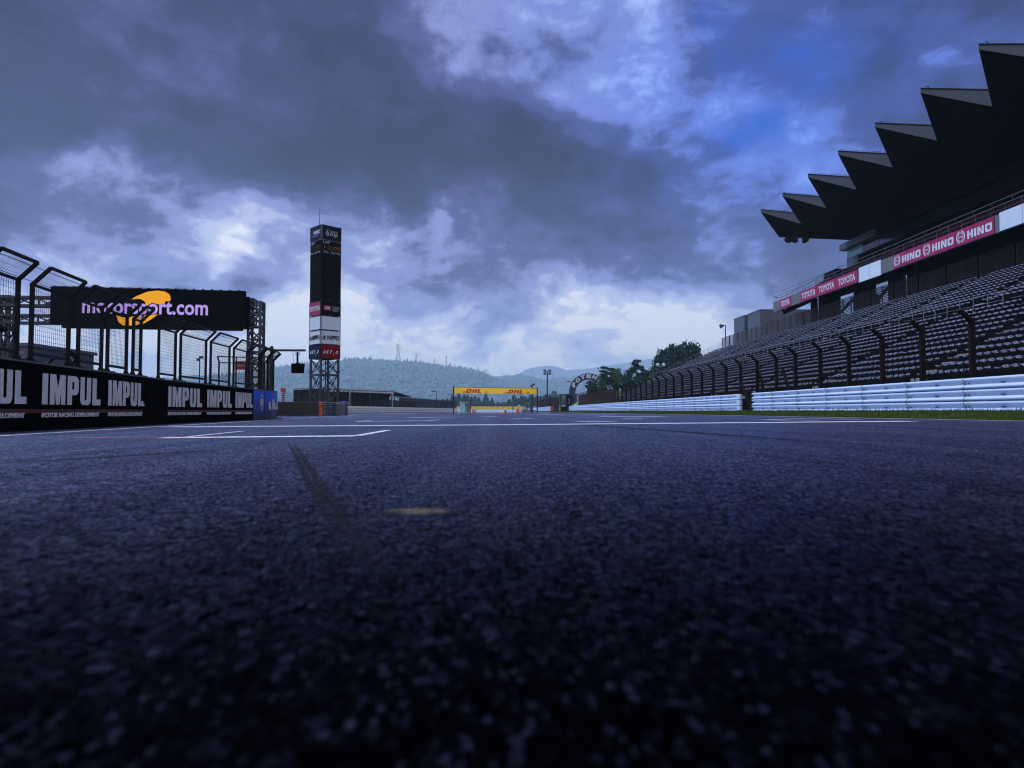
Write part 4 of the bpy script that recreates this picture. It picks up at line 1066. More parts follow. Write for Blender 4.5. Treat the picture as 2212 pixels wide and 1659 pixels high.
for px, w, top in ((11, .55, 640), (550.5, .80, 653)):
    c = AY(px, 888, 47.5); mb = MB(); zz = AY(px, top, 47.5).z; lattice(mb, (c.x, c.y, 0), (c.x, c.y, zz), w, 9, .15, .09)
    mb.build('tower_leg', 'grey_metal', fr)
for k, z_ in enumerate((654, 672, 690, 706)):
    pass
mb = MB()
for py in (655, 671, 689, 704):
    a = onb(525, py); mb.beam((a.x + .1, a.y + .6, a.z), (a.x + 1.0, a.y + 1.2, a.z), .12)
mb.build('bracket', 'grey_metal', fr)
# low grey building at the left edge
b0 = AY(-260, 888, 62); b1 = AY(57, 888, 62); t = empty('pit_building', ((b0.x + b1.x) / 2, 62, 0), 'low grey building behind the debris fence at the left edge of the photo', 'building')
mb = MB(); mb.bb(b0.x, b1.x, 62, 72, 0, AY(0, 748, 62).z); mb.build('wall', 'building_grey', t)
mb = MB(); mb.bb(b0.x - .2, b1.x + .25, 61.8, 72.2, AY(0, 748, 62).z + .003, AY(0, 743.5, 62).z + .12); mb.build('roof', 'building_grey', t)
mb = MB(); mb.bb(b0.x, b1.x - .3, 61.96, 61.997, AY(0, 764, 62).z, AY(0, 758, 62).z); mb.build('window_strip', 'glass_dark', t)
# security camera, spotlight, bent brackets on the wall
p, u = wall_pt(50, 716); n_ = normal(u); c = Vector((p.x, p.y, p.z)) - n_ * .3
t = empty('security_camera', c, 'boxy black camera on a bracket behind the first tall frame of the debris fence', 'camera')
mb = MB(); mb.box(c + Vector((-.05, 0, .03)), (.10, .22, .07), .9); mb.build('housing', 'black_panel', t)
mb = MB(); mb.wire(c + Vector((0, 0, -.01)), c + Vector((.08, 0, -.12)), .012); mb.wire(c + Vector((.08, 0, -.12)), c + Vector((.14, 0, -.02)), .012); mb.build('bracket', 'dark_steel', t)
p, u = wall_pt(63, 773); c = Vector((p.x, p.y, WTOP + .07)) - normal(u) * .15
t = empty('spotlight', c, 'tiny spotlight on top of the pit wall between the two nearest frames', 'light'); mb = MB(); mb.tube(c, c + Vector((-.07, -.04, .02)), .025, .03, 8); mb.build('lamp_head', 'grey_metal', t)
mb = MB(); mb.wire(c, (c.x, c.y, WTOP), .008); mb.build('bracket', 'dark_steel', t)
p, u = wall_pt(119, 780); c = Vector((p.x, p.y, WTOP)) - normal(u) * .15
b = MB(); b.beam(c, c + Vector((.06, .10, .12)), .05, .035); tag(b.build('steel_bracket', 'dark_steel'), 'short slanting steel bracket on the pit wall below the second mesh frame', 'bracket')
p, u = wall_pt(173, 780); c = Vector((p.x, p.y, WTOP)) - normal(u) * .22
b = MB(); b.beam(c + Vector((0, .0, 0)), c + Vector((.05, .16, .20)), .05, .05); b.beam(c + Vector((.05, .16, .20)), c + Vector((0, .02, .30)), .05, .05); b.beam(c + Vector((0, .02, .30)), c + Vector((-.05, -.06, .24)), .04, .04)
for k in range(5): b.wire(c + Vector((0, .02 * k, .05 * k)), c + Vector((.06, .1 - .02 * k, .26 - .03 * k)), .006)
tag(b.build('steel_bracket', 'dark_steel'), 'crumpled bent steel bracket leaning between the second and third frames', 'bracket')

# ------------------------------------------------------------------ leaderboard tower
YT = 70.0; th = R(44); w = 2.345
C = AY(690.4, 888, YT); C.z = 0; u1 = Vector((math.cos(th), math.sin(th), 0)); u2 = Vector((-math.sin(th), math.cos(th), 0))
def tz(zy): return AY(690.4, 429.8 + zy * .2856, YT).z
tw = empty('leaderboard_tower', C + (u1 + u2) * (w / 2), 'tall black four-sided lap scoreboard tower with sponsor panels on lattice legs', 'tower')
ctr = C + (u1 + u2) * (w / 2); rz = th
mb = MB(); mb.box((ctr.x, ctr.y, (tz(190) + tz(1205)) / 2), (w - .34, w - .34, tz(190) - tz(1205)), rz); mb.build('core', 'black_panel', tw)
nr = u1.cross(Z); nl = (-u2).cross(Z)
faces = [(C, u1, nr), (C + u2 * w, -u2, nl)]
# display stack of overlapping louvred rows
rows = 22; z0r, z1r = tz(763), tz(306)
mb = MB()
for k in range(rows):
    za = z0r + (z1r - z0r) * k / rows; zb2 = z0r + (z1r - z0r) * (k + 1) / rows
    for (P0, U, Nn) in faces + [(C + u1 * w, u2, u1), (C + u1 * w + u2 * w, -u1, u2)]:
        a = P0 + U * .05; b_ = P0 + U * (w - .05)
        mb.add([a - Nn * .15 + Z * za, b_ - Nn * .15 + Z * za, b_ + Nn * .02 + Z * (za + .03), a + Nn * .02 + Z * (za + .03), a - Nn * .05 + Z * zb2, b_ - Nn * .05 + Z * zb2, a - Nn * .15 + Z * zb2, b_ - Nn * .15 + Z * zb2],
               [(0, 1, 2, 3), (3, 2, 5, 4), (4, 5, 7, 6), (0, 3, 4, 6), (1, 7, 5, 2)])
mb.build('display', 'black_panel', tw)
def tpanel(fi, y0, y1, m, inset=.06, edge=True):
    P0, U, Nn = faces[fi]; za, zb2 = tz(y1), tz(y0); mb = MB(); a = P0 + U * inset; b_ = P0 + U * (w - inset)
    mb.prism([a + Z * za, b_ + Z * za, b_ + Z * zb2, a + Z * zb2], -Nn * .10); mb.build('panel', m, tw)
    if edge:
        mb = MB(); e = Nn * .012
        for p_, q_ in ((a + Z * za, b_ + Z * za), (a + Z * zb2, b_ + Z * zb2), (a + Z * za, a + Z * zb2), (b_ + Z * za, b_ + Z * zb2)): mb.beam(p_ + e, q_ + e, .035, .035, Nn)
        mb.build('panel_frame', 'galv' if y0 < 300 else 'dark_steel', tw)
for fi in (0, 1):
    tpanel(fi, 190, 303, 'navy_dark' if fi == 0 else 'navy_panel'); tpanel(fi, 768, 874, 'black_panel' if fi == 0 else 'pink_banner'); tpanel(fi, 880, 984, 'white_panel')
    tpanel(fi, 990, 1093, 'white_panel'); tpanel(fi, 1097, 1203, 'red_banner' if fi == 0 else 'navy_panel')
    P0, U, Nn = faces[fi]
    def tx(s, fx0, fx1, y0, y1, m, bold=.02, shear=0, nm='lettering', off=.02):
        mb = MB(); text_to(mb, s, P0 + U * (w * fx0) + Z * tz(y1) + Nn * off, U, Z, w * (fx1 - fx0), tz(y0) - tz(y1), bold=bold, shear=shear, depth=.01); mb.build(nm, m, tw)
    if fi == 0:
        tx('6', .22, .36, 218, 270, 'slogan_green' if 'slogan_green' in M else 'silver_letter', 0.01); tx('HOURS OF', .40, .78, 226, 242, 'silver_letter', .01); tx('FUJI', .40, .76, 246, 272, 'silver_letter', .03, .1)
        tx('GR', .16, .46, 806, 830, 'white_letter', .05, .2, off=.035); 
        mb = MB(); mb.prism([P0 + U * w * .10 + Z * tz(838) + Nn * .014, P0 + U * w * .52 + Z * tz(838) + Nn * .014, P0 + U * w * .52 + Z * tz(798) + Nn * .014, P0 + U * w * .10 + Z * tz(798) + Nn * .014], Nn * .01); mb.build('emblem', 'red_banner', tw)
        tx('TOYOTA', .56, .92, 803, 815, 'silver_letter', .02); tx('GAZOO', .56, .90, 818, 829, 'silver_letter', .02); tx('Racing', .60, .86, 832, 842, 'silver_letter', .02)
        lx = (.07, .40); nx_ = (.33, .93); ax_ = (.12, .88)
    else:
        tx('WEC', .25, .85, 225, 252, 'white_letter', .05, .4); tx('WORLD ENDURANCE', .12, .80, 258, 263, 'silver_letter', .0); tx('CHAMPIONSHIP', .30, .66, 266, 271, 'silver_letter', .0)
        tx('TOYOTA', .05, .95, 802, 840, 'white_letter', .04); lx = (.10, .45); nx_ = (.30, .93); ax_ = (.12, .88)
    tx('LAP', lx[0], lx[1], 310, 330, 'silver_letter', .0, off=.05); tx('12:05', .14, .94, 343, 372, 'lamp_orange' if fi == 0 else 'lamp_dark', -.022, off=.05)
    tx('Pos.', .10, .36, 384, 402, 'silver_letter', .0, off=.05); tx('Car No.', .46, .96, 384, 402, 'silver_letter', .0, off=.05)
    tx('NIPPO', nx_[0], nx_[1], 1025, 1060, 'black_panel', .03)
    mb = MB(); Oe = P0 + U * (w * .05) + Z * tz(1063) + Nn * .02; ew = w * .24; eh = tz(1020) - tz(1063)
    shape_to(mb, [ring(.55, .55, .24, .24, 16)], Oe, U, Z, ew, eh); shape_to(mb, [arcband(.5, .52, .50, .50, .40, .34, 170, 330)], Oe, U, Z, ew, eh); shape_to(mb, [ring(.22, 1.05, .08, .08, 10)], Oe, U, Z, ew, eh)
    mb.build('emblem', 'arch_blue' if fi else 'navy_panel', tw)
    for k, ch in enumerate('AKTIO'):
        x0 = ax_[0] + (ax_[1] - ax_[0]) * k / 5; dy = 14 if ch == 'I' else 0
        tx(ch, x0 + (.03 if ch == 'I' else 0), x0 + (.04 if ch == 'I' else .11), 1140 + dy, 1166 + dy * 1.2, 'white_letter', .05, .35)
# lattice legs
zl = tz(1205); ins = .16; cs = [C + (u1 + u2) * ins, C + u1 * (w - ins) + u2 * ins, C + (u1 + u2) * (w - ins), C + u2 * (w - ins) + u1 * ins]
for c in cs:
    mb = MB(); mb.tube((c.x, c.y, -.1), (c.x, c.y, zl), .135, n=10)
    for z_ in (tz(1300), tz(1455)): mb.tube((c.x, c.y, z_ - .07), (c.x, c.y, z_ + .07), .22, n=10)
    mb.build('leg', 'grey_metal', tw)
mb = MB(); lv = [zl, tz(1320), tz(1455), tz(1590)]
for za, zb2 in zip(lv[:-1], lv[1:]):
    zb2 = max(zb2, 0)
    for i in range(4):
        a, b_ = cs[i], cs[(i + 1) % 4]; mb.beam(a + Z * za, b_ + Z * zb2, .07); mb.beam(b_ + Z * za, a + Z * zb2, .07); m_ = (a + b_) / 2; mb.box((m_.x, m_.y, (za + zb2) / 2), (.2, .2, .26), rz)
for i in range(4): mb.beam(cs[i] + Z * tz(1325), cs[(i + 1) % 4] + Z * tz(1325), .16)
mb.build('bracing', 'grey_metal', tw)
mb = MB(); q = ctr + u1 * .3
for s in (-.16, .16): mb.beam(q + u1 * s, q + u1 * s + Z * zl, .05)
for k in range(int(zl / .3)): mb.wire(q - u1 * .16 + Z * .3 * k, q + u1 * .16 + Z * .3 * k, .02)
mb.tube(q + u2 * .3, q + u2 * .3 + Z * zl, .06); mb.build('ladder', 'grey_metal', tw)
mb = MB(); a = AY(600.4 + 262 * .2856, 888, YT); mb.tube((a.x + .1, YT + 1.5, tz(200)), (a.x + .1, YT + 1.5, tz(178)), .10, .04); mb.tube((a.x + .1, YT + 1.5, tz(178)), (a.x + .1, YT + 1.5, tz(40)), .035, .012); mb.build('antenna', 'dark_steel', tw)
mb = MB()
for f in (.1, .5, .93): q = C + u1 * w * f; mb.beam(q + Z * tz(190), q + Z * tz(182), .08)
for y0 in (764, 877, 987, 1095):
    for f in (.42, .97): q = C + u1 * w * f + nr * .03; mb.box((q.x, q.y, tz(y0)), (.07, .05, .07), rz)
mb.build('fixing', 'galv', tw)

# signal hanging from its mast
sg = empty('signal_arm', AY(585, 888, 30), 'dark mast with a long arm holding a hanging black signal box', 'signal')
p = AY(585, 888, 30); z1 = AY(585, 748, 30).z; mb = MB(); mb.tube((p.x, 30, -.1), (p.x, 30, z1), .075, .07, 10); mb.build('mast', 'dark_steel', sg)
a = AY(580, 756.3, 30); b_ = AY(659.7, 756.8, 30); mb = MB(); mb.tube(a, b_, .052, n=10); mb.tube(a + Vector((0, 0, -.22)), a + Vector((.35, 0, -.05)), .02); mb.build('arm', 'grey_metal', sg)
a = AY(642.6, 760, 30); b_ = AY(642.6, 786, 30); mb = MB()
mb.beam(a, Vector((b_.x, b_.y, b_.z)), .075, .06); mb.beam(a + Z * -.10 + Vector((-.10, 0, 0)), a + Z * -.10 + Vector((.10, 0, 0)), .03); 
for s in (-.08, .08): mb.wire(a + Vector((s, 0, -.1)), a + Vector((s, 0, .12)), .008)
mb.box((b_.x, b_.y, b_.z + .02), (.16, .1, .06)); mb.build('hanger', 'dark_steel', sg)
a = AY(630.8, 806, 30); b_ = AY(656.6, 785.8, 30); mb = MB(); mb.prism([(a.x, 29.85, a.z), (b_.x - .04, 29.85, a.z), (b_.x, 29.85, b_.z), (a.x, 29.85, b_.z)], (0, .3, 0)); mb.build('signal_box', 'black_panel', sg, bevel=.01)
mb = MB(); q0 = AY(631.5, 759, 30); q1 = AY(633.5, 770, 30); q2 = AY(633, 785, 30); mb.wire(q0, q1, .006); mb.wire(q1, q2, .006); q3 = AY(635, 759, 30); mb.wire(q3, q1, .006); mb.build('cable', 'dark_steel', sg)

# red sign on two posts, floodlight pole behind the fence
def pole_light(name, px, py_top, Y, label, head='flood', base=0, cat='light pole', grp=None, r=.06, py_bot=None):
    p = AY(px, py_top, Y); zb3 = ground_z(p.x, Y) if py_bot is None else AY(px, py_bot, Y).z
    t = empty(name, (p.x, Y, zb3), label, cat, grp); mb = MB(); mb.tube((p.x, Y, zb3 - .3), (p.x, Y, p.z), r, r * .7, 8); mb.build('pole', 'dark_steel', t)
    mb = MB(); s = r / .06
    if head == 'flood': mb.box((p.x + .12 * s, Y, p.z + .05), (.30 * s, .2 * s, .22 * s)); mb.box((p.x - .14 * s, Y, p.z - .15 * s), (.18 * s, .2 * s, .22 * s))
    elif head == 'quad':
        for sx in (-1, 1):
            for sz in (0, -1): mb.box((p.x + sx * .75, Y, p.z + .05 + sz * .85), (.75, .5, .62)); mb.beam((p.x, Y, p.z - .3 + sz * .85), (p.x + sx * .8, Y, p.z - .3 + sz * .85), .12)
    elif head == 'horn': mb.tube((p.x - .95, Y, p.z - .25), (p.x - .30, Y, p.z - .1), .42, .15, 10); mb.beam((p.x - .3, Y, p.z - .1), (p.x, Y, p.z - .05), .1)
    elif head == 'globe':
        for sx in (-1, 1): mb.ball((p.x + sx * .65, Y, p.z), .42); mb.beam((p.x, Y, p.z - .5), (p.x + sx * .65, Y, p.z - .3), .08)
    elif head == 'arm': mb.beam((p.x, Y, p.z), (p.x - .5 * s, Y, p.z + .1), .1 * s); mb.box((p.x - .6 * s, Y, p.z + .1), (.45 * s, .25 * s, .14 * s))
    mb.build('lamp_head', 'building_white' if head == 'globe' else 'grey_metal', t); return t
pole_light('floodlight_pole', 431.5, 773, 60, 'slim dark floodlight pole seen through the gap in the middle of the debris fence')
a = AY(507.5, 798.5, 50); b_ = AY(529.5, 780, 50); t = empty('sponsor_sign', (a.x, 50, 0), 'red sign with white lettering on two posts behind the debris fence', 'sign')
mb = MB(); mb.bb(a.x, b_.x, 50, 50.08, a.z, b_.z); mb.build('panel', 'sign_red', t)
mb = MB(); text_to(mb, 'ENEOS', (a.x + .06, 49.99, (a.z + b_.z) / 2 - .08), (1, 0, 0), Z, b_.x - a.x - .12, .17, bold=.03); mb.build('lettering', 'white_letter', t)
for x in (a.x + .02, b_.x - .02): mb = MB(); mb.beam((x, 50.12, 0), (x, 50.12, b_.z), .07); mb.build('post', 'dark_steel', t)
a = AY(606, 847, 92); b_ = AY(615.5, 838.5, 92); b = MB(); b.bb(a.x, b_.x, 92, 92.3, a.z, b_.z); b.beam((a.x + .2, 92.1, 0), (a.x + .2, 92.1, a.z + .1), .08); tag(b.build('sponsor_sign', 'sign_red'), 'small red sign peeping out beyond the blue wall end', 'sign')
a = AY(573.5, 844, 85); b_ = AY(581, 837.5, 85); b = MB(); b.bb(a.x, b_.x, 85, 85.2, a.z, b_.z); b.beam((a.x + .2, 85.1, 0), (a.x + .2, 85.1, a.z + .1), .08); tag(b.build('sponsor_sign', 'sign_red'), 'tiny red sign low behind the curved end of the debris fence', 'sign')

# ------------------------------------------------------------------ barriers at the pit exit
pb = G(650, 898.3); YB_ = pb.y; xl = AY(560, 888, YB_).x; xr = AY(688.2, 888, YB_).x; zbt = AY(650, 867.6, YB_).z
b = MB(); b.bb(xl, xr, YB_, YB_ + .8, -.12, zbt - .05); b.bb(xl, xr - .05, YB_ + .05, YB_ + .75, zbt - .048, zbt); tag(b.build('rubber_barrier', 'tyre_rubber', bevel=.02), 'long low black rubber barrier in front of the scoreboard tower', 'barrier')
for k, lab in enumerate(('lowest', 'middle', 'top')):
    z0 = -.1 + k * (zbt + .1) / 3; z1 = z0 + (zbt + .1) / 3 - .015; x0 = xr + .004; x1 = AY(697, 888, YB_).x; b = MB()
    b.bb(x0, x1, YB_ - .05, YB_ + .9, z0, z1); tag(b.build('barrier_block', 'orange', bevel=.05), lab + ' of the three stacked orange end blocks beside the black rubber barrier', 'barrier', 'stacked orange blocks')
gr_ = empty('curved_rail', (x1, YB_, 0), 'three-tier pale green rail bulging between the orange blocks and the grey block', 'guardrail')
for k in range(3):
    z0 = -.1 + k * (zbt + .1) / 3 + .02; h = (zbt + .1) / 3 - .04; mb = MB(); xa, xb = x1 + .02, AY(716, 888, YB_).x; n = 6; P = []
    for i in range(n + 1): t_ = i / n; P.append(Vector((xa + (xb - xa) * t_, YB_ + .1 + 2.2 * t_ * t_, 0)))
    for p_, q_ in zip(P[:-1], P[1:]):
        for s, dz in ((.0, .25), (.0, .75)): mb.tube(p_ + Z * (z0 + h * dz), q_ + Z * (z0 + h * dz), h * .27, n=8)
    mb.build('rail', 'galv', gr_)
a = AY(715.5, 888, YB_ + 1.5); b_ = AY(745, 888, YB_ + 1.5); b = MB(); b.bb(a.x, b_.x, YB_ + 1.5, YB_ + 2.6, -.12, AY(720, 870, YB_ + 1.5).z); tag(b.build('grey_block', 'grey_block', bevel=.07), 'plain grey-blue block where the long white rail begins', 'barrier')
ef = empty('pit_exit_fence', (xl, YB_ + 2, 0), 'low cranked wire fence on top of the ground behind the black rubber barrier', 'fence')
YF = YB_ + 2.5; zt3 = AY(650, 845, YF).z; xx = []
for px in (580, 612.7, 645, 678.5, 711): x = AY(px, 888, YF).x; xx.append(x); mb = MB(); mb.beam((x, YF, -.1), (x, YF, zt3 - .2), .07, .07, (0, 1, 0)); mb.beam((x, YF, zt3 - .22), (x + .16, YF, zt3), .06, .06, (0, 1, 0)); mb.build('post', 'grey_metal', ef)
mb = MB()
for k in range(9): z = .5 + (zt3 - .7) * k / 8; mb.wire((xx[0], YF, z), (xx[-1], YF, z), .012)
for k in range(int((xx[-1] - xx[0]) / .12)): mb.wire((xx[0] + .12 * k, YF, .5), (xx[0] + .12 * k, YF, zt3 - .2), .004)
mb.build('mesh_panel', 'wire', ef)
# long white rail and fence on the far left side
def LX(Y): return -27 + .1207 * (Y - 125)
guard('guardrail', LX(240), 240, LX(112), 112, -.05, 1.15, 'long low white guardrail on the far left, running below the shed and the brown fence', seams=4, detail=False, flip=1, m='white_left', gap=.07)
lf = empty('catch_fence', (LX(180) - 1.2, 180, 0), 'brown catch fence with cranked posts behind the far left guardrail', 'fence')
y = 116.0
while y < 243: x = LX(y) - 1.2; mb = MB(); mb.beam((x, y, -.1), (x, y, 3.45), .15, .15, (0, 1, 0)); mb.beam((x, y, 3.4), (x + .5, y, 3.95), .13, .13, (0, 1, 0)); mb.build('post', 'rust_steel', lf); y += 2.4
mb = MB()
for k in range(26): z = .2 + k * .13; mb.wire((LX(116) - 1.1, 116, z), (LX(162) - 1.1, 162, z), .012)
for k in range(64): z = .15 + k * .0545; mb.beam((LX(165) - 1.0, 165, z), (LX(243) - 1.0, 243, z), .01, .050)
mb.build('mesh_panel', 'brown_mesh', lf)
# open shed
sh = empty('open_shed', AY(790, 888, 140), 'long open-fronted shed with pale roof edge and dark interior on the left', 'shed')
A = AY(700, 888, 144); B = AY(850.3, 888, 163); Cc = AY(887, 888, 222); zA = AY(726, 838.2, 147).z
A.z = B.z = Cc.z = 0; uA = (B - A).normalized(); nA = Vector((-uA.y, uA.x, 0)); H1 = zA
mb = MB(); Dp = nA * 9
mb.prism([A + Z * (H1 - .30), B + Z * (H1 - .30), B + Dp + Z * (H1 - .1), A + Dp + Z * (H1 - .1)], Z * .12); mb.build('roof', 'galv', sh)
mb = MB(); mb.beam(A + Z * (H1 - .10) - nA * .05, B + Z * (H1 - .10) - nA * .05, .25, .38); mb.beam(A + Z * (H1 - .62), B + Z * (H1 - .62), .2, .34); mb.build('fascia', 'building_white', sh)
mb = MB(); mb.prism([A + Dp, B + Dp + uA * 9, B + Dp + nA * .2 + uA * 9, A + Dp + nA * .2], Z * (H1 - .31)); mb.prism([A + nA * .3, A + Dp, A + Dp + uA * .2, A + nA * .3 + uA * .2], Z * (H1 - .31)); mb.build('back_wall', 'dark_concrete', sh)
mb = MB(); q0 = A + uA * .5 + nA * 5; q1 = q0 + uA * 6; mb.prism([q0, q1, q1 + nA * .2, q0 + nA * .2], Z * 2.9); mb.build('inner_wall', 'seat_red', sh)
for px in (757, 848.2, 800):
    for f in (0,):
        d = ray(px, 888); t_ = (A.x * uA.y - A.y * uA.x) / (d.x * uA.y - d.y * uA.x); q = Vector((d.x * t_, d.y * t_, 0))
        mb = MB(); mb.beam(q + nA * .2, q + nA * .2 + Z * (H1 - .45), .38 if px != 800 else .18, .3, nA); mb.build('column', 'building_white' if px != 800 else 'grey_metal', sh)
uC = (Cc - B).normalized(); nC = Vector((-uC.y, uC.x, 0))
mb = MB(); mb.prism([B + uA * .2, Cc, Cc + Vector((-4, 1, 0)), B + Dp], Z * 2.9); mb.build('side_wall', 'building_grey', sh)
mb = MB(); mb.prism([B + Z * (H1 - .6) + uA * .1, Cc + Z * (H1 - .6), Cc + Z * (H1 - .2) + Vector((-5, 1, 0)), B + Z * (H1 - .2) + Dp], Z * .4); mb.build('side_roof', 'rust_steel', sh)
# vehicles whose upper halves show over the rail
def vehicle(name, px0, px1, Y, h, label, bodym, roofm='car_red', light=False, openback=False):
    a, b_ = AY(px0, 888, Y), AY(px1, 888, Y); L = b_.x - a.x; z0 = -.1; t = empty(name, ((a.x + b_.x) / 2, Y, z0), label, 'vehicle'); x0 = a.x
    mb = MB(); P = [(0, .32), (0, .62), (.06, .66), (.72, .66), (.98, .56), (1, .32)]; mb.prism([(x0 + L * p, Y, z0 + h * q) for p, q in P], (0, 1.7, 0)); mb.build('body', bodym, t, bevel=.04)
    mb = MB(); P = [(.04, .662), (.10, .94), (.16, 1.0), (.55, 1.0), (.62, .95), (.73, .662)]; mb.prism([(x0 + L * p, Y + .1, z0 + h * q) for p, q in P], (0, 1.5, 0)); cab = mb.build('cabin', bodym if not openback else 'building_white', t, bevel=.03)
    for (p0, p1) in ((.12, .33), (.36, .62)): mb = MB(); mb.bb(x0 + L * p0, x0 + L * p1, Y + .085, Y + .097, z0 + h * .70, z0 + h * .92); mb.build('window', 'glass_dark', t)
    for p_ in (.2, .8):
        for yy_ in (Y - .02, Y + 1.45): mb = MB(); r_ = h * .19; mb.tube((x0 + L * p_, yy_, z0 + r_), (x0 + L * p_, yy_ + .25, z0 + r_), r_, n=14); mb.build('wheel', 'tyre_rubber', t)
    if light: mb = MB(); mb.bb(x0 + L * .15, x0 + L * .55, Y + .4, Y + .7, z0 + h * 1.002, z0 + h * 1.07); mb.build('light_bar', 'blue_lamp', t)
vehicle('rescue_car', 727, 764, 131, 2.1, 'dark red rescue car with blue light bar parked in front of the open shed', 'car_red', light=True)
vehicle('off_road_car', 875, 905, 186, 3.0, 'dark green off-road car behind the brown fence right of the shed', 'car_green')
vehicle('utility_cart', 862, 878, 176, 2.4, 'small white utility cart just left of the dark green car', 'building_grey', openback=True)

# ------------------------------------------------------------------ yellow gantry over the track
gy = empty('gantry', (0, 168, 0), 'yellow banner gantry with red lettering spanning the track on thin dark posts', 'gantry')
LA, RA = AY(980.5, 888, 165), AY(1159.7, 888, 173); zt4 = AY(980.5, 836.8, 165).z; zb4 = AY(980.5, 849.5, 165).z; UG = (RA - LA); UG.z = 0; WG = UG.length; UG.normalize(); NG = UG.cross(Z)
mb = MB(); q = Vector((LA.x, LA.y, zb4)); mb.prism([q, q + UG * WG, q + UG * WG + Z * (zt4 - zb4), q + Z * (zt4 - zb4)], -NG * .12); mb.build('banner', 'yellow_banner', gy)
for q, e in ((LA, -.12), (RA, .12)):
    mb = MB(); q = q + UG * e; mb.tube((q.x, q.y, track_z(q.x, q.y) - .2), (q.x, q.y, zt4 + .3), .15, n=10); mb.build('post', 'dark_steel', gy)
mb = MB(); mb.beam(Vector((LA.x, LA.y, zt4 + .05)) - NG * .06, Vector((RA.x, RA.y, zt4 + .05)) - NG * .06, .12, .09)
for k in range(14): q = Vector((LA.x, LA.y, zt4)) + UG * (WG * (k + .5) / 14); mb.beam(q, q + Z * .2, .06, .06, NG)
mb.build('top_beam', 'dark_steel', gy)
def logo(mb, O, U, w, h, stripes=True):
    GLW = w * .69; O1 = O + U * (w * .135)
    glyph_word_s(mb, 'DHL', O1, U, Z, GLW, h, .42)
    if stripes:
        for s0_, s1_ in ((0, .135), (.87, 1.0)):
            for k in range(3):
                a_ = O + U * (w * (s0_ + .012 * k)) + Z * (h * (.02 + .15 * k)); shape_to(mb, [[(0, 0), (1, 0), (1, 1), (0, 1)]], a_, U, Z, w * (s1_ - s0_ - .01), h * .075)
def glyph_word_s(mb, letters, O, U, V, w, h, sh):
    n0 = len(mb.v); glyph_word(mb, letters, O, U, V, w * .86, h)
    for i in range(n0, len(mb.v)):
        v = Vector(mb.v[i]); f = (v - Vector(O)).dot(Z); mb.v[i] = tuple(v + Vector(U) * (f * sh))
for a_, b2 in ((443, 917), (1236, 1708)):
    def ong(px, py):
        d = ray(px, py); o_ = Vector((0, 0, EYE)); t = (LA - o_).dot(NG) / d.dot(NG); return o_ + d * t
    yb5 = 236 if a_ < 1000 else 248
    o5 = ong(948 + a_ * .1143, 821.6 + yb5 * .1143); e5 = ong(948 + b2 * .1143, 821.6 + yb5 * .1143); t5 = ong(948 + a_ * .1143, 821.6 + (yb5 - 73) * .1143)
    mb = MB(); logo(mb, o5 + NG * .02, UG, (e5 - o5).dot(UG), t5.z - o5.z); mb.build('lettering', 'dhl_red', gy)
# yellow boards round the far end of the straight
fy = empty('advertising_barrier', (0, 300, 1), 'long low yellow barrier with small red lettering at the far end of the track', 'barrier')
YK = 303; a = AY(985, 883.4, YK); b_ = AY(1135, 878.2, YK); mb = MB(); mb.bb(a.x - 2, b_.x, YK, YK + .5, a.z - .3, b_.z); mb.build('panel', 'yellow_banner', fy)
mb = MB()
for k in range(12):
    px = 992 + k * 11.4; q = AY(px, 882.0, YK); logo(mb, Vector((q.x, YK - .03, q.z - .03)), Vector((1, 0, 0)), 1.35, .42, False)
mb.build('lettering', 'dhl_red', fy)
mb = MB()
for k in range(16): x = a.x + (b_.x - a.x) * k / 15; mb.beam((x, YK + .8, a.z), (x, YK + .8, b_.z + .9), .06, .06, (0, 1, 0))
for k in range(4): mb.wire((a.x, YK + .8, b_.z + .1 + .25 * k), (b_.x, YK + .8, b_.z + .1 + .25 * k), .015)
mb.build('top_fence', 'wire', fy)

# marshal booth on the left, things standing on the track in the distance
def P_at(px, Y): p = AY(px, 888, Y); p.z = track_z(p.x, Y) if abs(p.x) < 9.3 else ground_z(p.x, Y); return p
p = P_at(1005, 150); t = empty('marshal_booth', p, 'small blue glass-walled booth left of the track below the yellow gantry', 'booth'); wv = AY(1016, 888, 150).x - AY(994.5, 888, 150).x; hv = AY(1005, 870.5, 150).z - p.z
mb = MB()
for sx in (-1, 1):
    for sy in (0, 1.6): mb.beam((p.x + sx * wv / 2, 150 + sy, p.z), (p.x + sx * wv / 2, 150 + sy, p.z + hv), .12)
mb.beam((p.x + .1, 150, p.z), (p.x + .1, 150, p.z + hv), .1); mb.build('frame', 'dark_steel', t)
mb = MB(); mb.bb(p.x - wv / 2 + .1, p.x - .02, 150.1, 151.4, p.z + .1, p.z + hv - .1); mb.build('glazing', 'green_glass', t)
mb = MB(); mb.bb(p.x + .2, p.x + wv / 2 - .1, 150.1, 151.4, p.z + .1, p.z + hv - .25); mb.build('panel', 'grey_block', t)
mb = MB(); mb.bb(p.x - wv / 2 - .2, p.x + wv / 2 - .3, 149.8, 151.8, p.z + hv, p.z + hv + .1); mb.build('roof', 'building_white', t)
mb = MB(); mb.tube((p.x - wv / 2 + .05, 149.7, p.z), (p.x - wv / 2 + .05, 149.7, AY(995, 866, 150).z + .1), .045); mb.build('pole', 'building_white', t)
b = MB(); q = P_at(1022.6, 165); b.bb(q.x - .28, q.x + .28, 165, 165.5, q.z, AY(1022, 884, 165).z); tag(b.build('barrier_block', 'orange', bevel=.03), 'small orange block beside the blue booth on the left of the track', 'barrier')
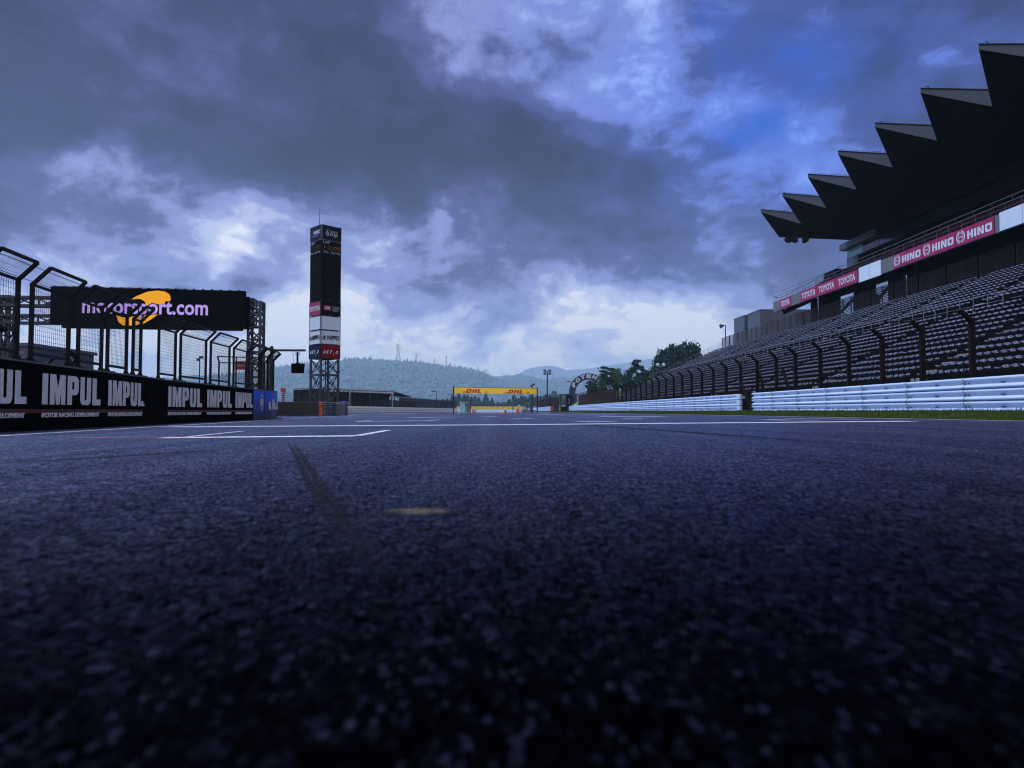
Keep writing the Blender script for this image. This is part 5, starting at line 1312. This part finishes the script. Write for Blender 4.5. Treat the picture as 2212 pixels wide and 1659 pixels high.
b = MB(); q = P_at(1027.7, 168); b.tube(q, q + Z * .55, .10, .09, 8); b.ball((q.x, q.y, q.z + .58), .09); tag(b.build('marker_post', 'cloth_blue'), 'stubby dark blue post right of the small orange block', 'bollard')
b = MB(); q = P_at(1118.6, 160); b.bb(q.x - .36, q.x + .36, 160, 160.6, q.z, AY(1118, 882.8, 160).z); tag(b.build('barrier_block', 'orange', bevel=.03), 'orange block at the far tip of the grass verge under the gantry', 'barrier')
b = MB(); q = P_at(1091.8, 150); b.bb(q.x - .22, q.x + .22, 150, 150.4, q.z, q.z + .42); tag(b.build('green_box', 'green_box', bevel=.03), 'small green box standing on the distant track', 'box')
b = MB(); q = P_at(1085, 150); b.bb(q.x - .42, q.x + .42, 150.1, 150.5, q.z, q.z + .22); tag(b.build('marker_board', 'yellow_banner', bevel=.02), 'low pale yellow marker lying beside the small green box', 'marker')

# person standing on the far track
def person(px, Y, h, label):
    q = P_at(px, Y); t = empty('person', q, label, 'person'); s = h / 1.75
    J = [(0, 0, .95), (0, 0, 1.2), (0, 0, 1.42), (0, 0, 1.52), (0, -.01, 1.60), (0, -.01, 1.72), (-.19, 0, 1.40), (-.25, .02, 1.12), (-.22, -.10, .88), (.19, 0, 1.40), (.26, .03, 1.12), (.24, -.02, .86),
         (-.10, 0, .88), (-.11, -.02, .48), (-.12, .02, .08), (-.13, -.14, .03), (.10, 0, .88), (.12, -.03, .48), (.14, .02, .08), (.15, -.14, .03)]
    Ed = [(0, 1), (1, 2), (2, 3), (3, 4), (4, 5), (2, 6), (6, 7), (7, 8), (2, 9), (9, 10), (10, 11), (0, 12), (12, 13), (13, 14), (14, 15), (0, 16), (16, 17), (17, 18), (18, 19)]
    RD = [.15, .16, .15, .06, .09, .085, .07, .05, .035, .07, .05, .035, .10, .07, .05, .04, .10, .07, .05, .04]
    me = bpy.data.meshes.new('body'); me.from_pydata([(x * s, y * s, z * s) for x, y, z in J], Ed, []); o = bpy.data.objects.new('body', me); COL.objects.link(o)
    o.modifiers.new('skin', 'SKIN'); sm = o.modifiers.new('sub', 'SUBSURF'); sm.levels = 1; sm.render_levels = 1
    for i, v in enumerate(me.skin_vertices[0].data): v.radius = (RD[i] * s, RD[i] * s * .8); v.use_root = (i == 0)
    bpy.context.view_layer.update(); m2 = bpy.data.meshes.new_from_object(o.evaluated_get(bpy.context.evaluated_depsgraph_get())); bpy.data.objects.remove(o)
    for k in ('cloth_black', 'skin'): m2.materials.append(M[k])
    for p_ in m2.polygons: p_.use_smooth = True; p_.material_index = 1 if (p_.center.z > 1.5 * s or (abs(p_.center.x) > .2 * s and p_.center.z < .93 * s and p_.center.z > .7 * s)) else 0
    o = bpy.data.objects.new('body', m2); COL.objects.link(o); o.parent = t
    mb = MB(); mb.ball((q.x, q.y + .02, q.z + 1.70 * s), .105 * s, sz=.75); mb.build('hair', 'hair', t, smooth=True)
person(1108, 245, 1.72, 'person in black clothes standing alone on the distant track')

# hut, poles and masts right of the track
p = P_at(1224.5, 138); x0, x1 = AY(1210.5, 888, 138).x, AY(1239, 888, 138).x; ht = AY(1224, 851.5, 138).z; t = empty('marshal_hut', ((x0 + x1) / 2, 138, .15), 'dark roofed marshal hut between the long white rail and the brown fence', 'hut')
mb = MB(); mb.bb(x0 + 1.25, x1, 138, 141, .15, ht - .25); mb.build('wall', 'dark_steel', t)
mb = MB(); mb.bb(x0 - .1, x1 + .1, 137.7, 141.3, ht - .245, ht); mb.build('roof', 'grey_metal', t)
mb = MB(); mb.bb(x0 + .02, x0 + .17, 138, 138.2, .15, ht - .25); mb.bb(x0, x1, 137.95, 137.995, .15, 1.15); mb.build('frame', 'dark_steel', t)
mb = MB(); mb.bb(x0 + 1.55, x0 + 1.95, 137.93, 137.99, 1.7, 2.9); mb.build('window', 'building_grey', t)
mb = MB(); mb.bb(x1 - .45, x1 - .05, 137.9, 137.98, 1.1, 1.9); mb.build('meter_box', 'building_grey', t)
pole_light('lamp_pole', 1235, 825, 136, 'thin grey lamp pole rising beside the marshal hut', head='arm', r=.07)
pole_light('floodlight_mast', 1182.3, 801, 200, 'tallest floodlight mast right of the gantry, with four lamp heads', head='quad', r=.22)
pole_light('floodlight_mast', 1150, 831, 210, 'shorter mast rising just above the right end of the yellow gantry', head='flood', r=.17)
pole_light('lamp_pole', 1139.5, 865, 230, 'small lamp pole left of the right gantry post', head='arm', r=.08)
pole_light('lamp_pole', 943, 846, 215, 'lamp pole rising above the far brown fence on the left', head='arm', r=.12)
pole_light('lamp_pole', 974.5, 853, 250, 'pale lamp pole just left of the left gantry post', head='arm', r=.09)
pole_light('loudspeaker_pole', 1567, 702, 121, 'dark pole with a horn speaker behind the slatted screens on the stand', head='horn', r=.10, cat='loudspeaker pole', py_bot=740)
pole_light('globe_lamp', 1427.5, 788, 150, 'pole with two round white lamps in front of the big dark trees', head='globe', r=.09, cat='street lamp')
t = empty('utility_pole', P_at(1348, 190), 'thin utility pole with crossarms among the dark trees', 'utility pole'); q = AY(1348, 798, 190); mb = MB(); mb.tube((q.x, 190, 4), q, .10); mb.build('pole', 'dark_steel', t)
mb = MB(); mb.beam(q + Vector((-1.2, 0, -1)), q + Vector((1.2, 0, -1)), .1); mb.beam(q + Vector((-.9, 0, -1.7)), q + Vector((.9, 0, -1.7)), .1); mb.build('crossarm', 'dark_steel', t)
# short fences at the far right of the verge
sf = empty('wire_fence', P_at(1135, 235), 'row of thin cranked fence posts at the far tip of the verge', 'fence')
for k in range(9):
    px = 1127 + k * 2.6; q = P_at(px, 262 - 5 * k); mb = MB(); mb.beam(q, q + Z * 2.3, .09, .09, (0, 1, 0)); mb.beam(q + Z * 2.3, q + Z * 2.6 + Vector((-.3, 0, 0)), .08); mb.build('post', 'grey_metal', sf)
a = P_at(1127, 262); b_ = P_at(1148, 222); mb = MB()
for k in range(12): mb.wire(a + Z * (.2 + .18 * k), b_ + Z * (.2 + .18 * k), .014)
mb.build('mesh_panel', 'wire', sf)
b = MB(); a = P_at(1145, 205); b_ = P_at(1150.5, 185); b.prism([a, b_, b_ + Z * 2.4, a + Z * 1.9, ], (.1, 0, 0)); tag(b.build('fence_panel', 'rust_steel'), 'dark wedge-shaped fence panel standing under the right gantry post', 'fence')
b = MB(); a = P_at(1132.5, 215); b.bb(a.x - .5, a.x + .6, 215, 215.5, a.z, a.z + .75); tag(b.build('grey_box', 'building_grey'), 'pale box beside the dark wedge panel on the verge', 'box')
t = empty('camera_platform', P_at(1192, 185), 'small flat-topped platform above the brown fence', 'platform'); q = AY(1192.5, 852, 185); mb = MB(); mb.bb(q.x - 1.0, q.x + 1.0, 184.6, 185.8, q.z, q.z + .12); mb.build('deck', 'building_white', t)
mb = MB(); mb.beam((q.x - .4, 185, .2), (q.x - .4, 185, q.z), .16, .16, (0, 1, 0)); mb.build('leg', 'dark_steel', t)

# ------------------------------------------------------------------ blue arch on the embankment
def emb_z(x, y): return ground_z(x, y) + .02
ex = [16 + 1.5 * i for i in range(8)] + [28 + 4 * i for i in range(14)]
sheet('embankment', ex, [136 + 4 * i for i in range(35)], emb_z, 'slope_grass')
YA = 200.0; cx = AY(1272, 888, YA).x; Ro = (AY(1272, 888, YA).x - AY(1229.5, 888, YA).x); Ri = Ro * .675; ztop_a = AY(1272, 806.3, YA).z; cz = ztop_a - Ro
ar = empty('arch', (cx, YA, cz), 'dark blue arch with white lettering half hidden by trees', 'arch')
mb = MB(); n = 36
for k in range(n):
    a0, a1 = math.pi * k / n, math.pi * (k + 1) / n
    mb.prism([(cx + Ri * math.cos(a0), YA, cz + Ri * math.sin(a0)), (cx + Ro * math.cos(a0), YA, cz + Ro * math.sin(a0)), (cx + Ro * math.cos(a1), YA, cz + Ro * math.sin(a1)), (cx + Ri * math.cos(a1), YA, cz + Ri * math.sin(a1))], (0, 1.0, 0))
for s in (-1, 1): mb.bb(cx + s * Ri, cx + s * Ro, YA + .01, YA + .99, cz - 3, cz)
mb.build('body', 'arch_blue', ar)
for s in (-1, 1): b = MB(); b.bb(cx + s * (Ro + Ri) / 2 - 1.4, cx + s * (Ro + Ri) / 2 + 1.4, YA - .6, YA + 1.6, cz - 4, cz - .3); b.build('foot', 'arch_blue', ar)
rm = (Ro + Ri) / 2 - Ro * .085; lh = (Ro - Ri) * .62
for k, ch in enumerate('POTENZA'):
    a_ = R(151 - k * 20.5); c = Vector((cx + rm * math.cos(a_), YA - .02, cz + rm * math.sin(a_))); V = Vector((math.cos(a_), 0, math.sin(a_))); U = Vector((math.sin(a_), 0, -math.cos(a_))); lw = Ro * .235
    mb = MB(); text_to(mb, ch, c - U * (lw / 2 + .08), U, V, lw, lh, bold=.06, shear=.12, depth=.03); mb.build('letter', 'white_letter', ar)
# ------------------------------------------------------------------ trees
def crown_cloud(mb, rt, c, rx, ry, rz, n, leaf, clumps=10, shape='round'):
    cl = []
    for k in range(clumps):
        while True:
            v = Vector((rt.uniform(-1, 1), rt.uniform(-1, 1), rt.uniform(-.9, 1)))
            if v.length < 1: break
        v = v * (.45 + .55 * rt.random()); cl.append((Vector((v.x * rx, v.y * ry, v.z * rz)), rt.uniform(.28, .55)))
    for k in range(n):
        cc, cr_ = rt.choice(cl); d = Vector((rt.gauss(0, 1), rt.gauss(0, 1), rt.gauss(0, 1))).normalized() * (rt.random() ** .35) * cr_
        p = Vector(c) + cc + Vector((d.x * rx, d.y * ry, d.z * rz * .85)); leafq(mb, rt, p, leaf)
def crown_dome(mb, rt, c, rx, rz, n, leaf):
    ph = [rt.uniform(0, 6.28) for _ in range(6)]
    for k in range(n):
        v = Vector((rt.gauss(0, 1), rt.gauss(0, 1), rt.gauss(0, 1))).normalized(); a = math.atan2(v.y, v.x)
        lump = 1 + .07 * math.sin(5 * a + ph[0] + 3 * v.z) + .08 * math.sin(9 * v.z + ph[1] + 2 * a) + .05 * math.sin(13 * a + 7 * v.z + ph[2]); r_ = lump * rt.uniform(.72, 1.0)
        leafq(mb, rt, Vector(c) + Vector((v.x * rx * r_, v.y * rx * r_, v.z * rz * r_)), leaf)
def leafq(mb, rt, p, s):
    a = Vector((rt.gauss(0, 1), rt.gauss(0, 1), rt.gauss(0, 1))).normalized(); b_ = a.cross(Vector((rt.gauss(0, 1), rt.gauss(0, 1), rt.gauss(0, 1)))).normalized(); s = s * rt.uniform(.6, 1.3)
    mb.add([p - a * s, p + b_ * s * .6, p + a * s, p - b_ * s * .6], [(0, 1, 2, 3)])
def tree(name, x, y, zb, h, rx, label, seed, m='leaf_dark', n=1500, leaf=.35, kind='round', group=None, cat='tree', trunk_f=.25):
    rt = random.Random(seed); t = empty(name, (x, y, zb), label, cat, group); mb = MB()
    if kind == 'conifer':
        mb.tube((x, y, zb - .5), (x, y, zb + h * .97), h * .022, .02, 7); mb.build('trunk', 'bark', t)
        mb = MB()
        for k in range(n):
            f = rt.random() ** .75; z = zb + h * (.06 + .94 * f); tier = .72 + .28 * math.cos(f * 38 + rt.uniform(-.5, .5)); r_ = rx * (1 - f) ** .85 * tier * (rt.random() ** .4) * rt.uniform(.75, 1.12) + .05; a = rt.uniform(0, 2 * math.pi)
            leafq(mb, rt, Vector((x + r_ * math.cos(a), y + r_ * math.sin(a), z - r_ * .22)), leaf)
    elif kind == 'pine':
        top = Vector((x + rt.uniform(-.1, .1) * h, y, zb + h)); mb.tube((x, y, zb - .5), top, h * .025, h * .008, 7)
        cl = []
        for k in range(9):
            f = .45 + .55 * k / 8; q = Vector((x, y, zb)).lerp(top, f); a = rt.uniform(0, 6.28); L = rx * (1.15 - .6 * (f - .45)) * rt.uniform(.5, 1.1); e = q + Vector((math.cos(a) * L, math.sin(a) * L, L * .25)); mb.tube(q, e, h * .009, .02, 5); cl.append(e); cl.append(q.lerp(e, .6))
        mb.build('trunk', 'bark', t); mb = MB()
        for k in range(n): c = rt.choice(cl); leafq(mb, rt, c + Vector((rt.gauss(0, .16) * rx * 1.6, rt.gauss(0, .16) * rx * 1.6, rt.gauss(0, .05) * rx * 1.6)), leaf)
    else:
        th_ = h * trunk_f; c = (x, y, zb + th_ + (h - th_) * .5); mb.tube((x, y, zb - .5), (x, y, zb + h * .6), h * .03, h * .012, 7)
        for k in range(6):
            a = rt.uniform(0, 6.28); q = Vector((x, y, zb + h * rt.uniform(.25, .5))); mb.tube(q, q + Vector((math.cos(a) * rx * .6, math.sin(a) * rx * .6, h * .25)), h * .012, .03, 5)
        mb.build('trunk', 'bark', t); mb = MB()
        if kind == 'dome': crown_dome(mb, rt, c, rx * 1.05, (h - th_) * .52, n, leaf)
        else: crown_cloud(mb, rt, c, rx, rx, (h - th_) * .52, n, leaf, 26)
    mb.build('crown', m, t); return t
def tree_px(name, px0, px1, pyt, Y, label, seed, **kw):
    c = AY((px0 + px1) / 2, pyt, Y); rx = (px1 - px0) / 2 / F * Y; zb = ground_z(c.x, Y); return tree(name, c.x, Y, zb, c.z - zb, rx, label, seed, **kw)
G1 = 'trees on the embankment beside the arch'
tree_px('broadleaf_tree', 1266, 1300, 818, 176, 'low dark round tree hiding the right foot of the blue arch', 1, n=3200, leaf=.30, trunk_f=.05)
tree_px('pine_tree', 1293, 1318, 796, 182, 'ragged dark pine just right of the blue arch', 2, kind='pine', n=1600, leaf=.30)
tree_px('broadleaf_tree', 1292, 1316, 808, 186, 'mid green bushy tree behind the ragged pine', 12, m='leaf_light', n=1800, leaf=.30, trunk_f=.1)
tree_px('broadleaf_tree', 1312, 1345, 798, 184, 'lighter green loose tree in the middle of the dark group', 3, m='leaf_light', n=2400, leaf=.30, trunk_f=.1)
tree_px('broadleaf_tree', 1338, 1372, 804, 178, 'low dark tree left of the tallest pine', 4, n=2600, leaf=.30, trunk_f=.05)
tree_px('pine_tree', 1360, 1388, 781, 180, 'tallest ragged pine, with flat spreading branches', 5, kind='pine', n=1900, leaf=.30)
tree_px('broadleaf_tree', 1378, 1408, 788, 176, 'dark dense tree right of the tallest pine', 6, n=2800, leaf=.30, trunk_f=.05)
tree_px('broadleaf_tree', 1400, 1436, 777, 172, 'lighter tree at the left foot of the two big domed trees', 7, m='leaf_light', n=2600, leaf=.30, trunk_f=.05)
tree_px('broadleaf_tree', 1411, 1440, 747, 170, 'thin airy tree poking out left of the big domed trees', 8, n=1200, leaf=.26, trunk_f=.35)
tree_px('broadleaf_tree', 1418, 1486, 749, 168, 'big dark domed tree, left one of the pair behind the stand end', 9, kind='dome', n=9000, leaf=.36, trunk_f=.05)
tree_px('broadleaf_tree', 1452, 1520, 743, 172, 'big dark domed tree, right one of the pair behind the stand end', 10, kind='dome', n=9000, leaf=.36, trunk_f=.05)
tree_px('broadleaf_tree', 1340, 1420, 812, 160, 'low dark hedge-like tree just above the fence', 13, n=3500, leaf=.30, trunk_f=.0)
# conifers beyond the far barrier
rc = random.Random(21)
con = [(978, 855, 11), (984, 860, 9), (966, 864, 10), (956, 865, 9), (991, 852, 13), (1003, 855, 12), (1010, 856, 12), (1018, 860, 10), (1026, 858.5, 12), (1034, 862, 12), (1049.5, 853.5, 13), (1063, 864, 10), (1056, 871, 9)]
words = ['leftmost', 'second from left', 'third from left', 'fourth from left', 'fifth from left', 'sixth from left', 'seventh from left', 'eighth from left', 'ninth from left', 'tenth from left', 'eleventh from left', 'twelfth from left', 'last']
order = sorted(con, key=lambda q: q[0])
for i, (px, py, wpx) in enumerate(order):
    tree_px('conifer', px - wpx * 1.15, px + wpx * 1.15, py - 2.5, 520 + rc.uniform(0, 60), words[i] + ' of the blue-green conifers beyond the far yellow barrier', 40 + i, kind='conifer', m='leaf_far', n=3000, leaf=.66, group='conifers beyond the far barrier')
bl = [(1045, 868, 18, 'leaf_light', 'pale bushy tree left of centre beyond the yellow barrier'), (1078, 869.5, 12, 'leaf_dark', 'small dark tree in the middle beyond the yellow barrier'), (1089, 867, 14, 'leaf_light', 'small pale tree right of the middle beyond the yellow barrier'),
      (1100, 864, 10, 'leaf_dark', 'narrow tree left of the big round one beyond the barrier'), (1112, 855, 17, 'leaf_dark', 'big rounded dark tree framed under the right part of the gantry'), (1022, 871, 18, 'leaf_light', 'low pale shrubby tree behind the booth'),
      (1130, 853, 22, 'leaf_dark', 'tall dark tree beginning the wood right of the gantry, leftmost of its row'), (1148, 854, 24, 'leaf_dark', 'tall dark tree in the wood behind the right gantry post'), (1165, 852, 24, 'leaf_dark', 'dark tree in the wood left of the tall floodlight mast'),
      (1180, 851, 22, 'leaf_dark', 'dark tree in the wood behind the tall floodlight mast'), (1196, 847, 22, 'leaf_dark', 'tallest rounded tree in the wood behind the brown fence'), (1212, 851, 22, 'leaf_light', 'lighter tree at the right end of the distant wood'), (1136, 874, 14, 'leaf_light', 'pale shrub in front of the distant dark wood')]
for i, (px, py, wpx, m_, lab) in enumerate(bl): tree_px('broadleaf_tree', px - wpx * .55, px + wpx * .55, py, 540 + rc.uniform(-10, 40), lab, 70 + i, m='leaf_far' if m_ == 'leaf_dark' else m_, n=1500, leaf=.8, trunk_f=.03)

# ------------------------------------------------------------------ hills
def interp(tab, x):
    if x <= tab[0][0]: return tab[0][1]
    for (a, b_), (c, d) in zip(tab[:-1], tab[1:]):
        if x <= c: t = (x - a) / (c - a); t = t * t * (3 - 2 * t) * .5 + t * .5; return b_ + (d - b_) * t
    return tab[-1][1]
def vn(x, y, s):
    from mathutils import noise as NZ
    return NZ.noise(Vector((x / s, y / s, 3.7)))
def hillfield(name, sky, Yc, depth, xs_, m, drop, sub=0.0):
    tab = [(AY(px, py, Yc).x, AY(px, py, Yc).z - sub) for px, py in sky]
    def zf(x, y):
        t = max(0, min(1, (y - (Yc - depth)) / depth)); s = t * t * (3 - 2 * t)
        if y > Yc: s = max(0, 1 - (y - Yc) / depth) ** .7
        hgt = interp(tab, x); r_ = (vn(x, y, 200) * .16 + vn(x, y, 78) * .07) * hgt * (1 - abs(2 * s - 1)) 
        return max(-2, hgt * s + r_) if s > 0 else -2
    ys_ = [Yc - depth + depth * i / 26 for i in range(27)] + [Yc + depth * .3, Yc + depth * .7, Yc + depth]
    sheet(name, xs_, ys_, zf, m); return zf
HD = 3400
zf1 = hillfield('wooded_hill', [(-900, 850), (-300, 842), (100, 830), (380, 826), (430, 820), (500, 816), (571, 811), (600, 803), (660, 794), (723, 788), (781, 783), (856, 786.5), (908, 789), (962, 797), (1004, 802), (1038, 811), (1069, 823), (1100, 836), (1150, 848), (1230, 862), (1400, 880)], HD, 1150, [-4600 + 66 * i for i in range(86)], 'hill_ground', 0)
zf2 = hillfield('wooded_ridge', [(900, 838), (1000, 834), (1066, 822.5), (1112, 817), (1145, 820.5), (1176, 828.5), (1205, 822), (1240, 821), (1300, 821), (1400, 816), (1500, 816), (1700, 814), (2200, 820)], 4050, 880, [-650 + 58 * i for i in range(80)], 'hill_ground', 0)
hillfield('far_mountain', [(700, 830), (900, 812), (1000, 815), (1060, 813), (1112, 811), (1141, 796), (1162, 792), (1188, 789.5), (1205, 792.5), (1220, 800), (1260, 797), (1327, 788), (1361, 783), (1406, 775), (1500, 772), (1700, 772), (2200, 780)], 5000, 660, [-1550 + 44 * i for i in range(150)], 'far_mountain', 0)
# canopy of the wooded hills: uncountable trees
import bmesh as _b
bmt = _b.new(); _b.ops.create_icosphere(bmt, subdivisions=1, radius=1); IV = [v.co.copy() for v in bmt.verts]; IF = [tuple(v.index for v in f.verts) for f in bmt.faces]; bmt.free()
def canopy(name, zf, x0, x1, y0, y1, n, r0, r1, label, seed):
    rt = random.Random(seed); mb = MB()
    for k in range(n):
        y = rt.uniform(y0, y1); x = rt.uniform(x0, x1)
        if abs(x / y) > 1.0: continue
        z = zf(x, y)
        if z < 1: continue
        r_ = rt.uniform(r0, r1) * (1 + .5 * vn(x, y, 130))
        if rt.random() < .28:
            h = r_ * rt.uniform(1.6, 2.3); c = Vector((x, y, z)); V = [c + Vector((math.cos(a) * r_ * .6, math.sin(a) * r_ * .6, rt.uniform(-1, .5))) for a in (0, 1.05, 2.1, 3.14, 4.2, 5.2)] + [c + Z * h]; mb.add(V, [(i, (i + 1) % 6, 6) for i in range(6)])
        else:
            sz_ = rt.uniform(.7, 1.1); V = [Vector((x + v.x * r_ * rt.uniform(.7, 1.3), y + v.y * r_ * rt.uniform(.7, 1.3), z + r_ * .3 + v.z * r_ * sz_ * rt.uniform(.65, 1.3))) for v in IV]; mb.add(V, IF)
    tag(mb.build(name, 'leaf_hill'), label, 'forest', kind='stuff')
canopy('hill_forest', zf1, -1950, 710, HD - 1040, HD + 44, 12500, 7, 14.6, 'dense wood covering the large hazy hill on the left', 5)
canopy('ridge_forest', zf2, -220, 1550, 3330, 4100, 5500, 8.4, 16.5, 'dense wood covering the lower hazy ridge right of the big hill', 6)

# ------------------------------------------------------------------ pylons and masts on the ridge
def pylon(px, pyt, pyb, Y, label, arms=3, wf=.22, name='pylon', cat='pylon', r=.22):
    p = AY(px, pyb, Y); q = AY(px, pyt, Y); h = q.z - p.z; t = empty(name, p, label, cat); mb = MB(); w0, w1 = h * wf / 2, h * .035; n = 9
    def cs(f): w = w0 + (w1 - w0) * min(1, f / .75) if f < .75 else w1; return [p + Vector((sx * w, sy * w, h * f)) for sx, sy in ((-1, -1), (1, -1), (1, 1), (-1, 1))]
    for k in range(n):
        a, b_ = cs(k / n), cs((k + 1) / n)
        for i in range(4): mb.beam(a[i], b_[i], r); mb.beam(a[i], b_[(i + 1) % 4], r * .6); mb.beam(a[(i + 1) % 4], b_[i], r * .6)
    mb.build('lattice', 'grey_metal', t)
    if arms:
        mb = MB()
        for k in range(arms):
            c = p + Z * h * (.97 - .13 * k); L = h * (.12, .15, .13, .1)[k]
            for s in (-1, 1): mb.beam(c, c + Vector((s * L, 0, 0)), r * .9); mb.beam(c + Z * h * .03, c + Vector((s * L, 0, 0)), r * .6); mb.beam(c + Vector((s * L, 0, 0)), c + Vector((s * L, 0, -h * .05)), r * .6)
        mb.build('crossarm', 'grey_metal', t)
    else:
        mb = MB(); c = p + Z * h
        for k in range(3): a = k * 2.1; mb.box((c.x + math.cos(a) * h * .05, c.y, c.z - h * .12), (h * .05, h * .05, h * .16))
        mb.beam(c, c + Z * h * .18, r); mb.build('aerials', 'grey_metal', t)
    return p, h
pA, hA = pylon(860, 743.5, 786, 3366, 'tallest lattice pylon with three pairs of arms on the crest of the hazy hill', 3, .26, r=1.0)
pylon(898.8, 765, 789, 3366, 'square mobile mast on the crest just right of the tallest pylon', 0, .10, 'radio_mast', 'mast', r=.95)
pylon(938.2, 776, 791, 3366, 'short mobile mast on the crest, second right of the tallest pylon', 0, .10, 'radio_mast', 'mast', r=.85)
pylon(963.7, 769, 793, 3366, 'slender tall mobile mast in the middle of the sloping crest', 0, .10, 'radio_mast', 'mast', r=.95)
pylon(973, 784, 796, 3366, 'small mobile mast close right of the slender tall one', 0, .10, 'radio_mast', 'mast', r=.85)
pylon(1032, 792, 806, 3366, 'faint small mast low on the right shoulder of the hill', 0, .12, 'radio_mast', 'mast', r=.85)
pB2, hB2 = pylon(1107, 798, 834, 640, 'faint lattice pylon standing above the left part of the yellow gantry', 3, .26, r=.16) if False else pylon(1049, 798, 834, 2550, 'faint lattice pylon standing above the left part of the yellow gantry', 3, .26, r=.62)
pylon(1194.5, 802, 830, 3780, 'very faint lattice pylon right of the tall floodlight mast', 3, .26, r=.8)
t = empty('power_line', pA, 'thin sagging power lines slung from the tallest pylon', 'power line'); mb = MB()
for k in range(3):
    for s in (-1, 1):
        a = pA + Z * hA * (.92 - .13 * k) + Vector((s * hA * (.12, .15, .13)[k], 0, 0))
        for e in (AY(640, 812 + 6 * k, 3640), AY(1075, 808 + 6 * k, 3240)):
            pr = a
            for i in range(1, 9): f = i / 8; q = a.lerp(e, f) - Z * (54 * f * (1 - f)); mb.wire(pr, q, .22); pr = q
mb.build('cable', 'wire', t)

# ------------------------------------------------------------------ haze
mb = MB(); mb.bb(-5400, 5400, -40, 5800, -8, 400); hz = mb.build('haze', 'wire'); hz.data.materials.clear()
hm = bpy.data.materials.new('haze'); hm.use_nodes = True; nt = hm.node_tree; nt.nodes.clear()
pv = nt.nodes.new('ShaderNodeVolumePrincipled'); pv.inputs['Color'].default_value = (.62, .82, 1.0, 1); pv.inputs['Density'].default_value = HAZE; pv.inputs['Anisotropy'].default_value = .2
mo = nt.nodes.new('ShaderNodeOutputMaterial'); nt.links.new(pv.outputs[0], mo.inputs['Volume']); hz.data.materials.append(hm); tag(hz, kind='stuff', label='thin blue morning haze filling the air over the whole circuit')
